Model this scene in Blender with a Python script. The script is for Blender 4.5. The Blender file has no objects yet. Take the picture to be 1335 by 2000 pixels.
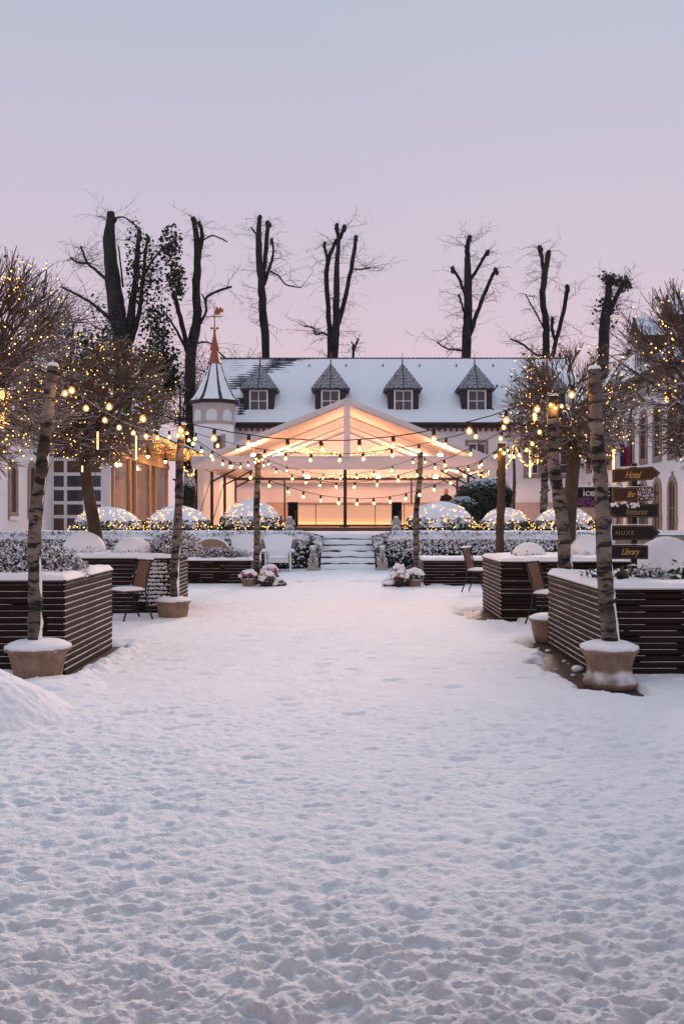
import bpy, math, random
import numpy as np
from mathutils import Vector, Matrix

S = bpy.context.scene
C = S.collection
rnd = random.Random(7)
R = math.radians

# ------------------------------------------------------------------ camera
FPX, VX, VY, EYE = 1800.0, 672.0, 1005.0, 1.6
cam_d = bpy.data.cameras.new('camera')
cam = bpy.data.objects.new('camera', cam_d)
C.objects.link(cam)
cam.location = (0, 0, EYE)
cam.rotation_euler = (R(90), 0, 0)
cam_d.sensor_width = 36.0
cam_d.lens = 36.0 * FPX / 2000.0
cam_d.shift_x = -4.5 / 2000.0
cam_d.shift_y = 5.0 / 2000.0
cam_d.clip_start = 0.05
cam_d.clip_end = 2000.0
S.camera = cam

# ------------------------------------------------------------------ dusk sky
wd = bpy.data.worlds.new('World')
S.world = wd
wd.use_nodes = True
wn, wl = wd.node_tree.nodes, wd.node_tree.links
wn.clear()
w_out = wn.new('ShaderNodeOutputWorld')
w_bg = wn.new('ShaderNodeBackground')
w_tc = wn.new('ShaderNodeTexCoord')
w_sep = wn.new('ShaderNodeSeparateXYZ')
w_ramp = wn.new('ShaderNodeValToRGB')
w_sky = wn.new('ShaderNodeTexSky')
w_sky.sky_type = 'NISHITA'
w_sky.sun_disc = False
w_sky.sun_elevation = R(23.0)
w_sky.sun_rotation = R(14.0)
w_mul = wn.new('ShaderNodeVectorMath'); w_mul.operation = 'SCALE'; w_mul.inputs['Scale'].default_value = 0.001
w_add = wn.new('ShaderNodeVectorMath'); w_add.operation = 'ADD'


def lin(r, g, b):
    f = lambda c: (c / 255 / 12.92) if c <= 10 else ((c / 255 + .055) / 1.055) ** 2.4
    return (f(r), f(g), f(b), 1.0)


# colours of the dusk sky by elevation (sine of the angle above the horizon)
stops = [(0.0, (222, 194, 204)), (0.155, (220, 196, 208)), (0.215, (214, 195, 210)), (0.285, (206, 194, 211)),
         (0.36, (199, 193, 211)), (0.43, (192, 192, 210)), (0.49, (187, 192, 210)), (0.75, (189, 206, 231)), (1.0, (189, 209, 237))]
cr = w_ramp.color_ramp
while len(cr.elements) > 1:
    cr.elements.remove(cr.elements[-1])
cr.elements[0].position = 0.0
cr.elements[0].color = lin(*stops[0][1])
for p_, c_ in stops[1:]:
    e_ = cr.elements.new(p_)
    e_.color = lin(*c_)
wl.new(w_tc.outputs['Generated'], w_sep.inputs[0])
wl.new(w_sep.outputs['Z'], w_ramp.inputs['Fac'])
wl.new(w_sky.outputs['Color'], w_mul.inputs[0])
wl.new(w_ramp.outputs['Color'], w_add.inputs[0])
wl.new(w_mul.outputs[0], w_add.inputs[1])
wl.new(w_add.outputs[0], w_bg.inputs['Color'])
w_bg.inputs['Strength'].default_value = 1.0
wl.new(w_bg.outputs[0], w_out.inputs['Surface'])

# the afterglow: one weak, very soft sun behind the buildings at the far end
sun_d = bpy.data.lights.new('sun', 'SUN')
sun_d.energy = 1.75
sun_d.angle = R(13)
sun_d.color = (1.0, 0.74, 0.63)
sun = bpy.data.objects.new('sun', sun_d)
C.objects.link(sun)
sun.rotation_euler = (R(-67), 0, R(-14))

S.view_settings.view_transform = 'Standard'
S.view_settings.look = 'None'
S.view_settings.exposure = 0.0
S.view_settings.gamma = 1.0
S.view_settings.use_curve_mapping = False
S.render.engine = 'CYCLES'
S.cycles.max_bounces = 6
S.cycles.diffuse_bounces = 3
S.cycles.glossy_bounces = 3
S.cycles.transmission_bounces = 4
S.cycles.transparent_max_bounces = 12
S.cycles.sample_clamp_indirect = 4.0
S.cycles.use_denoising = True
S.cycles.use_light_tree = True
S.cycles.caustics_reflective = False
S.cycles.caustics_refractive = False


def P(x, y, Y):
    """photograph pixel (1335 x 2000) at depth Y -> point in the courtyard"""
    return Vector(((x - VX) * Y / FPX, Y, EYE - (y - VY) * Y / FPX))


# ------------------------------------------------------------------ materials
MATS = {}


def mat(name, col, rough=0.7, metal=0.0, var=0.0, vscale=8.0, bump=0.0, bscale=30.0, snow=None, snow_col=(.82, .83, .87),
        emit=None, estr=0.0, alpha=None, trans=0.0, stretch=(1, 1, 1), sampling=None, spec=0.3, nscale=9.0):
    """procedural material; snow = (threshold, softness): settled snow on faces that look up"""
    if name in MATS:
        return MATS[name]
    m = bpy.data.materials.new(name)
    MATS[name] = m
    m.use_nodes = True
    n, l = m.node_tree.nodes, m.node_tree.links
    b = n['Principled BSDF']
    b.inputs['Roughness'].default_value = rough
    b.inputs['Metallic'].default_value = metal
    b.inputs['Specular IOR Level'].default_value = spec
    b.inputs['Base Color'].default_value = (*col, 1)
    if trans:
        b.inputs['Transmission Weight'].default_value = trans
    if alpha is not None:
        b.inputs['Alpha'].default_value = alpha
    if emit:
        b.inputs['Emission Color'].default_value = (*emit, 1)
        b.inputs['Emission Strength'].default_value = estr
    tc = n.new('ShaderNodeTexCoord')
    mp = n.new('ShaderNodeMapping')
    mp.inputs['Scale'].default_value = stretch
    l.new(tc.outputs['Object'], mp.inputs['Vector'])
    csock = None
    if var:
        nz = n.new('ShaderNodeTexNoise')
        nz.inputs['Scale'].default_value = vscale
        nz.inputs['Detail'].default_value = 6
        nz.inputs['Roughness'].default_value = 0.65
        l.new(mp.outputs[0], nz.inputs['Vector'])
        rp = n.new('ShaderNodeValToRGB')
        rp.color_ramp.elements[0].position = 0.3
        rp.color_ramp.elements[1].position = 0.72
        rp.color_ramp.elements[0].color = (*[max(0, c * (1 - var)) for c in col], 1)
        rp.color_ramp.elements[1].color = (*[min(1, c * (1 + var)) for c in col], 1)
        l.new(nz.outputs['Fac'], rp.inputs['Fac'])
        csock = rp.outputs['Color']
    if snow:
        g = n.new('ShaderNodeNewGeometry')
        sp = n.new('ShaderNodeSeparateXYZ')
        l.new(g.outputs['Normal'], sp.inputs[0])
        nz2 = n.new('ShaderNodeTexNoise')
        nz2.inputs['Scale'].default_value = nscale
        nz2.inputs['Detail'].default_value = 4
        l.new(tc.outputs['Object'], nz2.inputs['Vector'])
        ma = n.new('ShaderNodeMath'); ma.operation = 'MULTIPLY_ADD'
        l.new(nz2.outputs['Fac'], ma.inputs[0])
        ma.inputs[1].default_value = 1.1
        l.new(sp.outputs['Z'], ma.inputs[2])
        mr = n.new('ShaderNodeMapRange')
        mr.inputs['From Min'].default_value = snow[0] + 0.55
        mr.inputs['From Max'].default_value = snow[0] + 0.55 + snow[1]
        l.new(ma.outputs[0], mr.inputs['Value'])
        mx = n.new('ShaderNodeMix'); mx.data_type = 'RGBA'
        l.new(mr.outputs[0], mx.inputs['Factor'])
        if csock:
            l.new(csock, mx.inputs['A'])
        else:
            mx.inputs['A'].default_value = (*col, 1)
        mx.inputs['B'].default_value = (*snow_col, 1)
        csock = mx.outputs['Result']
    if csock:
        l.new(csock, b.inputs['Base Color'])
    if bump:
        nb = n.new('ShaderNodeTexNoise')
        nb.inputs['Scale'].default_value = bscale
        nb.inputs['Detail'].default_value = 5
        l.new(mp.outputs[0], nb.inputs['Vector'])
        bp = n.new('ShaderNodeBump')
        bp.inputs['Strength'].default_value = bump
        bp.inputs['Distance'].default_value = 0.02
        l.new(nb.outputs['Fac'], bp.inputs['Height'])
        l.new(bp.outputs[0], b.inputs['Normal'])
    if sampling:
        m.cycles.emission_sampling = sampling
    return m


SNOWC = (.88, .862, .87)
m_snow = mat('snow', SNOWC, .75, var=.03, vscale=5, bump=.35, bscale=38, spec=.2)
m_ground_snow = mat('ground_snow', SNOWC, .8, var=.04, vscale=3, bump=.45, bscale=70, spec=.15)
m_paving = mat('wet_paving', (.075, .05, .037), .55, var=.5, vscale=5, bump=.3, bscale=60)
m_wall = mat('white_render', (.88, .84, .835), .85, var=.06, vscale=1.2, bump=.1, bscale=25)
m_stone = mat('sandstone', (.34, .25, .2), .85, var=.25, vscale=5, bump=.2)
m_slate = mat('slate', (.06, .068, .085), .6, var=.4, vscale=6, bump=.15)
m_shingle = mat('frosted_shingle', (.13, .12, .135), .7, var=.45, vscale=7, snow=(.52, .35), snow_col=(.44, .43, .46))
m_cladding = mat('dark_slate_cladding', (.045, .04, .045), .65, var=.5, vscale=9, bump=.3)
m_brownframe = mat('dormer_reveal', (.055, .028, .026), .6, var=.3)
m_whiteframe = mat('white_paint', (.75, .72, .72), .5, var=.05)
m_glass = mat('window_glass', (.05, .05, .065), .12, spec=.6)
m_warmglass = mat('lit_window_glass', (.04, .022, .016), .15, emit=(1, .5, .2), estr=.02, spec=.5)
m_curtain = mat('curtain', (.62, .58, .58), .9, var=.4, vscale=2, stretch=(12, 12, .3))
m_gutter = mat('dark_gutter', (.035, .022, .022), .5, var=.2)
m_copper = mat('weathered_copper', (.33, .1, .05), .5, metal=.2, var=.3, vscale=4)
m_iron = mat('black_iron', (.018, .016, .016), .5, var=.2)
m_steel = mat('tent_steel', (.03, .024, .024), .5, var=.2)
m_fabric = mat('tent_fabric', (.74, .7, .68), .8, var=.05, vscale=2, bump=.1, bscale=6)
m_deck = mat('deck_wood', (.1, .06, .045), .6, var=.3, vscale=6, stretch=(.4, 8, 8))
m_slat = mat('planter_slat', (.024, .0105, .008), .6, var=.45, vscale=7, spec=.15, stretch=(1, 1, 9), bump=.3, bscale=40)
m_core = mat('planter_core', (.012, .009, .009), .9)
m_pot = mat('stone_pot', (.27, .18, .13), .85, var=.4, vscale=7, bump=.5, bscale=40, snow=(.04, .4), nscale=6)
m_barkdark = mat('dark_bark', (.034, .029, .028), .9, var=.5, vscale=3, bump=.6, bscale=14, stretch=(1, 1, .3), snow=(1.05, .3))
m_greybark = mat('grey_bark', (.075, .05, .036), .9, var=.5, vscale=5, bump=.6, bscale=25, stretch=(1, 1, .4), snow=(.75, .2))
m_twig = mat('twig', (.125, .078, .058), .85, var=.4, vscale=12, snow=(.56, .25))
m_fartwig = mat('far_twig', (.085, .06, .063), .9, var=.3)
m_leaf = mat('hedge_leaf', (.018, .027, .02), .55, var=.6, vscale=9, snow=(.42, .15), nscale=14)
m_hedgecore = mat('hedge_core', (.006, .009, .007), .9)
m_treeleaf = mat('yellowing_leaf', (.1, .095, .028), .5, var=.5, vscale=9, snow=(.75, .2))
m_ivy = mat('ivy_leaf', (.03, .03, .018), .6, var=.6, vscale=5)
m_heather = mat('snowy_heather', (.09, .05, .045), .8, var=.5, vscale=14, snow=(.06, .35), nscale=16)
m_wood = mat('chair_wood', (.2, .1, .05), .5, var=.3, vscale=6, stretch=(8, 8, .6), snow=(.6, .2))
m_whitewood = mat('white_chair_paint', (.72, .71, .7), .5, var=.06, snow=(.5, .3))
m_wicker = mat('wicker', (.33, .22, .15), .7, var=.35, vscale=30, bump=.6, bscale=60, snow=(.6, .2))
m_statue = mat('weathered_statue_stone', (.4, .36, .3), .85, var=.3, vscale=12, bump=.4, bscale=40, snow=(.45, .3))
m_cable = mat('black_cable', (.014, .012, .012), .6, snow=(.95, .2))
m_socket = mat('bulb_socket', (.03, .018, .012), .5)
m_bulb = mat('glowing_bulb', (1, .8, .5), .4, emit=(1, .42, .06), estr=330.0, sampling='FRONT')
m_fairy = mat('fairy_light', (1, .8, .4), .4, emit=(1, .44, .08), estr=5.0, sampling='FRONT')
m_icicle = mat('icicle_light', (1, .8, .4), .4, emit=(1, .42, .06), estr=2.4, sampling='FRONT')
m_rope = mat('garland_light', (1, .8, .5), .4, emit=(1, .42, .06), estr=4.0, sampling='FRONT')
m_tube = mat('light_tube', (1, .8, .6), .3, emit=(1, .5, .15), estr=3.0, sampling='FRONT')
m_strip = mat('bar_strip_light', (1, .8, .5), .4, emit=(1, .5, .17), estr=14.0, sampling='FRONT')
m_signdark = mat('dark_sign_board', (.009, .007, .007), .45, var=.3, vscale=20)
m_signbrown = mat('brown_sign_board', (.055, .021, .009), .45, var=.3, vscale=20)
m_gold = mat('gold_lettering', (.62, .33, .1), .45)
m_goldline = mat('gold_edging', (.32, .18, .08), .5)
m_white = mat('white_print', (.8, .76, .74), .6)


def birch_material():
    m = bpy.data.materials.new('birch_bark')
    m.use_nodes = True
    n, l = m.node_tree.nodes, m.node_tree.links
    b = n['Principled BSDF']
    b.inputs['Roughness'].default_value = .85
    tc = n.new('ShaderNodeTexCoord')

    def noise(scale, st, d=5):
        mp = n.new('ShaderNodeMapping'); mp.inputs['Scale'].default_value = st
        l.new(tc.outputs['Object'], mp.inputs['Vector'])
        nz = n.new('ShaderNodeTexNoise'); nz.inputs['Scale'].default_value = scale; nz.inputs['Detail'].default_value = d
        l.new(mp.outputs[0], nz.inputs['Vector'])
        return nz

    def ramp(nz, a, c0, c, c1):
        r = n.new('ShaderNodeValToRGB')
        r.color_ramp.elements[0].position = a; r.color_ramp.elements[0].color = c0
        r.color_ramp.elements[1].position = c; r.color_ramp.elements[1].color = c1
        l.new(nz.outputs['Fac'], r.inputs['Fac'])
        return r
    base = ramp(noise(3.0, (1, 1, 1.3)), .35, (.05, .031, .023, 1), .66, (.29, .225, .19, 1))
    marks = ramp(noise(6.0, (1, 1, 3.0)), .42, (.08, .075, .07, 1), .5, (1, 1, 1, 1))
    fine = ramp(noise(38.0, (.5, .5, 2.5)), .3, (.5, .5, .5, 1), .6, (1, 1, 1, 1))
    m1 = n.new('ShaderNodeMix'); m1.data_type = 'RGBA'; m1.blend_type = 'MULTIPLY'; m1.inputs['Factor'].default_value = 1
    l.new(base.outputs[0], m1.inputs['A']); l.new(marks.outputs[0], m1.inputs['B'])
    m2 = n.new('ShaderNodeMix'); m2.data_type = 'RGBA'; m2.blend_type = 'MULTIPLY'; m2.inputs['Factor'].default_value = 1
    l.new(m1.outputs['Result'], m2.inputs['A']); l.new(fine.outputs[0], m2.inputs['B'])
    l.new(m2.outputs['Result'], b.inputs['Base Color'])
    bp = n.new('ShaderNodeBump'); bp.inputs['Strength'].default_value = .6; bp.inputs['Distance'].default_value = .01
    l.new(marks.outputs[0], bp.inputs['Height']); l.new(bp.outputs[0], b.inputs['Normal'])
    return m


m_birch = birch_material()


def translucent_fabric(name, share, tint):
    m = bpy.data.materials.new(name)
    m.use_nodes = True
    n, l = m.node_tree.nodes, m.node_tree.links
    b = n['Principled BSDF']
    b.inputs['Base Color'].default_value = (.84, .79, .77, 1)
    b.inputs['Roughness'].default_value = .8
    t = n.new('ShaderNodeBsdfTranslucent'); t.inputs['Color'].default_value = (*tint, 1)
    mx = n.new('ShaderNodeMixShader'); mx.inputs[0].default_value = share
    l.new(b.outputs[0], mx.inputs[1]); l.new(t.outputs[0], mx.inputs[2])
    l.new(mx.outputs[0], n['Material Output'].inputs['Surface'])
    return m


m_tentroof = translucent_fabric('tent_roof_fabric', .25, (.85, .7, .62))
m_tenttrim = translucent_fabric('tent_trim_fabric', .38, (.85, .78, .76))


# ------------------------------------------------------------------ mesh helpers
def link(o, parent=None):
    C.objects.link(o)
    if parent is not None:
        o.parent = parent
    return o


def tag(o, label=None, cat=None, group=None, kind=None):
    if label: o['label'] = label
    if cat: o['category'] = cat
    if group: o['group'] = group
    if kind: o['kind'] = kind
    return o


def thing(name, loc, label, cat, group=None, rz=0.0):
    o = bpy.data.objects.new(name, None)
    o.empty_display_size = .1
    o.location = loc
    o.rotation_euler = (0, 0, rz)
    C.objects.link(o)
    return tag(o, label, cat, group)


class MB:
    def __init__(s):
        s.v, s.f = [], []

    def add(s, vs, fs):
        k = len(s.v)
        s.v.extend([tuple(p) for p in vs])
        s.f.extend([tuple(i + k for i in f) for f in fs])
        return s

    def box(s, x0, x1, y0, y1, z0, z1):
        vs = [(x, y, z) for x in (x0, x1) for y in (y0, y1) for z in (z0, z1)]
        return s.add(vs, [(0, 1, 3, 2), (4, 6, 7, 5), (0, 4, 5, 1), (2, 3, 7, 6), (0, 2, 6, 4), (1, 5, 7, 3)])

    def beam(s, a, b, w, h=None, up=(0, 0, 1)):
        """square bar from a to b"""
        a, b = Vector(a), Vector(b)
        h = h or w
        d = (b - a).normalized()
        u = Vector(up)
        if abs(d.dot(u)) > .98: u = Vector((0, 1, 0))
        sx = d.cross(u).normalized() * w / 2
        sy = sx.cross(d).normalized() * h / 2
        vs = [p + i * sx + j * sy for p in (a, b) for i, j in ((-1, -1), (1, -1), (1, 1), (-1, 1))]
        return s.add(vs, [(0, 1, 2, 3), (7, 6, 5, 4), (0, 4, 5, 1), (1, 5, 6, 2), (2, 6, 7, 3), (3, 7, 4, 0)])

    def tube(s, pts, rad, n=6, cap=True):
        pts = [Vector(p) for p in pts]
        if not isinstance(rad, (list, tuple)): rad = [rad] * len(pts)
        k = len(s.v)
        ref = None
        for i, p in enumerate(pts):
            d = (pts[min(i + 1, len(pts) - 1)] - pts[max(i - 1, 0)])
            if d.length < 1e-9: d = Vector((0, 0, 1))
            d.normalize()
            if ref is None:
                ref = d.cross(Vector((0, 0, 1)))
                if ref.length < .1: ref = d.cross(Vector((0, 1, 0)))
            a = (ref - d * ref.dot(d))
            if a.length < 1e-6: a = d.orthogonal()
            a.normalize(); ref = a
            b = d.cross(a)
            for j in range(n):
                t = 2 * math.pi * j / n
                s.v.append(tuple(p + (a * math.cos(t) + b * math.sin(t)) * rad[i]))
        for i in range(len(pts) - 1):
            for j in range(n):
                j2 = (j + 1) % n
                s.f.append((k + i * n + j, k + i * n + j2, k + (i + 1) * n + j2, k + (i + 1) * n + j))
        if cap:
            s.f.append(tuple(k + j for j in range(n))[::-1])
            s.f.append(tuple(k + (len(pts) - 1) * n + j for j in range(n)))
        return s

    def lathe(s, prof, n=24, c=(0, 0, 0), jit=0.0, rg=None, phase=0.0):
        k = len(s.v)
        m = len(prof)
        for i, (r, z) in enumerate(prof):
            for j in range(n):
                t = 2 * math.pi * (j + phase) / n
                q = r * (1 + (rg.uniform(-jit, jit) if rg else 0))
                s.v.append((c[0] + q * math.cos(t), c[1] + q * math.sin(t), c[2] + z + (rg.uniform(-jit, jit) * .3 * r if rg else 0)))
        for i in range(m - 1):
            for j in range(n):
                j2 = (j + 1) % n
                s.f.append((k + i * n + j, k + i * n + j2, k + (i + 1) * n + j2, k + (i + 1) * n + j))
        s.f.append(tuple(k + j for j in range(n))[::-1])
        s.f.append(tuple(k + (m - 1) * n + j for j in range(n)))
        return s

    def ball(s, c, r, nu=12, nv=8, jit=0.0, rg=None, lo=-1.0):
        """ellipsoid; lo: cut below this fraction of its half height"""
        if not isinstance(r, (list, tuple)): r = (r, r, r)
        k = len(s.v)
        a0 = math.asin(max(-1, lo))
        rows = []
        for i in range(nv + 1):
            a = a0 + (math.pi / 2 - a0) * i / nv
            row = []
            for j in range(nu):
                t = 2 * math.pi * j / nu
                q = 1 + (rg.uniform(-jit, jit) if rg else 0)
                row.append(len(s.v))
                s.v.append((c[0] + r[0] * q * math.cos(a) * math.cos(t), c[1] + r[1] * q * math.cos(a) * math.sin(t), c[2] + r[2] * q * math.sin(a)))
            rows.append(row)
        for i in range(nv):
            for j in range(nu):
                j2 = (j + 1) % nu
                s.f.append((rows[i][j], rows[i][j2], rows[i + 1][j2], rows[i + 1][j]))
        s.f.append(tuple(rows[0])[::-1])
        return s

    def prism(s, poly, y0, y1):
        """polygon in x,z pushed from y0 to y1"""
        n = len(poly)
        vs = [(x, y0, z) for x, z in poly] + [(x, y1, z) for x, z in poly]
        fs = [tuple(range(n)), tuple(range(n, 2 * n))[::-1]]
        fs += [(i, i + n, (i + 1) % n + n, (i + 1) % n) for i in range(n)]
        return s.add(vs, fs)

    def mesh(s, name, smooth=False):
        me = bpy.data.meshes.new(name)
        me.from_pydata(s.v, [], s.f)
        if smooth:
            me.polygons.foreach_set('use_smooth', [True] * len(me.polygons))
        me.update()
        return me

    def build(s, name, material, parent=None, smooth=False, kind=None, loc=None, fix=False):
        me = s.mesh(name, smooth)
        if fix:
            import bmesh
            bm = bmesh.new(); bm.from_mesh(me)
            bmesh.ops.recalc_face_normals(bm, faces=bm.faces)
            bm.to_mesh(me); bm.free()
        me.materials.append(material)
        o = bpy.data.objects.new(name, me)
        if loc is not None: o.location = loc
        if kind: o['kind'] = kind
        return link(o, parent)


def np_mesh(name, V, F, material, parent=None, smooth=False, kind=None):
    """V (n,3) array, F (m,k) array of faces of k corners"""
    me = bpy.data.meshes.new(name)
    m, k = F.shape
    me.vertices.add(len(V)); me.vertices.foreach_set('co', np.ascontiguousarray(V, dtype=np.float32).ravel())
    me.loops.add(m * k); me.loops.foreach_set('vertex_index', np.ascontiguousarray(F, dtype=np.int32).ravel())
    me.polygons.add(m)
    me.polygons.foreach_set('loop_start', np.arange(0, m * k, k, dtype=np.int32))
    if smooth:
        me.polygons.foreach_set('use_smooth', np.ones(m, dtype=bool))
    me.update(calc_edges=True)
    me.validate()
    me.materials.append(material)
    o = bpy.data.objects.new(name, me)
    if kind: o['kind'] = kind
    return link(o, parent)


def grid_faces(nr, nc):
    i = np.arange((nr - 1) * (nc - 1))
    r, c = i // (nc - 1), i % (nc - 1)
    a = r * nc + c
    return np.stack([a, a + 1, a + nc + 1, a + nc], 1)


def leaf_arrays(pos, nrm, size, seed, tilt=.7, aspect=.6):
    """diamond leaves at pos looking along nrm (roughly)"""
    g = np.random.default_rng(seed)
    n = len(pos)
    d = nrm + g.normal(0, tilt, (n, 3))
    d /= np.linalg.norm(d, axis=1)[:, None] + 1e-9
    a = np.cross(d, g.normal(0, 1, (n, 3)))
    a /= np.linalg.norm(a, axis=1)[:, None] + 1e-9
    b = np.cross(d, a)
    s = (size * g.uniform(.6, 1.3, n))[:, None]
    w = s * aspect
    bend = d * s * .18
    V = np.stack([pos - a * s, pos + b * w + bend, pos + a * s, pos - b * w + bend], 1).reshape(-1, 3)
    F = np.arange(n * 4).reshape(n, 4)
    return V, F


def leaves(name, pos, nrm, size, material, parent, seed, tilt=.7, aspect=.6, kind='stuff'):
    V, F = leaf_arrays(np.asarray(pos, float), np.asarray(nrm, float), size, seed, tilt, aspect)
    return np_mesh(name, V, F, material, parent, kind=kind)


def copy_part(o, parent, loc=None):
    c = o.copy()
    link(c, parent)
    if loc is not None: c.location = loc
    return c


# smooth lattice noise for relief, vectorised
def vnoise(x, y, seed):
    xi, yi = np.floor(x).astype(np.int64), np.floor(y).astype(np.int64)
    fx, fy = x - xi, y - yi
    fx, fy = fx * fx * fx * (fx * (fx * 6 - 15) + 10), fy * fy * fy * (fy * (fy * 6 - 15) + 10)

    def h(a, b):
        v = (a * 374761393 + b * 668265263 + seed * 1442695041) & 0x7fffffff
        v = ((v ^ (v >> 13)) * 1274126177) & 0x7fffffff
        v = (v ^ (v >> 16)) & 0xffff
        return v / 65535.0
    return (h(xi, yi) * (1 - fx) + h(xi + 1, yi) * fx) * (1 - fy) + (h(xi, yi + 1) * (1 - fx) + h(xi + 1, yi + 1) * fx) * fy


def fbm(x, y, seed, octv=4, g=.5):
    s, a, t = 0, 1, 0
    for k in range(octv):
        s = s + a * vnoise(x * 2 ** k + 17.3 * k, y * 2 ** k - 9.1 * k, seed + k)
        t += a; a *= g
    return s / t


def bulb_glass():
    """thin bulb glass with an amber halo painted in as emission round its bright core"""
    m = bpy.data.materials.new('bulb_halo_glass')
    m.use_nodes = True
    n, l = m.node_tree.nodes, m.node_tree.links
    n.remove(n['Principled BSDF'])
    t = n.new('ShaderNodeBsdfTransparent'); t.inputs['Color'].default_value = (1, .96, .9, 1)
    e = n.new('ShaderNodeEmission'); e.inputs['Color'].default_value = (1, .46, .12, 1); e.inputs['Strength'].default_value = 1.5  # glow put into the shell stands in for the halo round the bulb
    mx = n.new('ShaderNodeMixShader'); mx.inputs[0].default_value = .42
    l.new(t.outputs[0], mx.inputs[1]); l.new(e.outputs[0], mx.inputs[2])
    l.new(mx.outputs[0], n['Material Output'].inputs['Surface'])
    m.cycles.emission_sampling = 'NONE'
    return m


m_bulbglass = bulb_glass()


# ================================================================== SETTING
TZ = 1.0          # terrace level behind the hedges
ground = MB().add([(-500, -300, 0), (500, -300, 0), (500, 900, 0), (-500, 900, 0)], [(0, 1, 2, 3)]).build('ground', m_snow)
tag(ground, kind='structure')
paving = MB().add([(-9, -1.2, .006), (9, -1.2, .006), (9, 25.5, .006), (-9, 25.5, .006)], [(0, 1, 2, 3)]).build('paving', m_paving)
tag(paving, kind='structure')

# planter footprints: x0, x1, y0, y1, height, slats
PL = {'L1': (-5.4, -2.74, 9.08, 10.95, .955, 14), 'R1': (2.45, 5.4, 8.85, 11.15, .89, 14),
      'L2': (-5.6, -2.68, 14.25, 15.9, .93, 14), 'R2': (2.31, 5.6, 13.7, 15.5, .905, 14),
      'L3': (-4.6, -2.05, 20.4, 21.6, .585, 8), 'R3': (1.74, 4.4, 20.4, 21.6, .585, 8)}


def sstep(x, a, b):
    t = np.clip((x - a) / (b - a), 0, 1)
    return t * t * (3 - 2 * t)


def dips(x, y, cell, seed, rlo, rhi, ax=1.6, ang=.25, p=1.0, pw=1.5):
    """scattered rounded hollows, one at most per lattice cell; wider than deep"""
    c_, s_ = math.cos(ang), math.sin(ang)
    u, v = (x * c_ + y * s_) / ax / cell, (-x * s_ + y * c_) / cell
    ui, vi = np.floor(u), np.floor(v)
    out = np.zeros_like(x)
    for du in (-1, 0, 1):
        for dv in (-1, 0, 1):
            a, b = (ui + du).astype(np.int64), (vi + dv).astype(np.int64)

            def h(k):
                w = (a * 73856093 ^ b * 19349663 ^ (seed * 7 + k) * 83492791) & 0x7fffffff
                w = ((w ^ (w >> 15)) * 2246822519) & 0x7fffffff
                return ((w ^ (w >> 13)) & 0xffff) / 65535.0
            cx, cy = a + h(1), b + h(2)
            r = rlo + (rhi - rlo) * h(3) ** 2
            d = np.sqrt((u - cx) ** 2 + (v - cy) ** 2) / r
            q = np.clip(1 - d * d, 0, 1) ** pw * (.35 + .65 * h(4)) * (h(5) < p) * r
            out = np.maximum(out, q)
    return out


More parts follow.
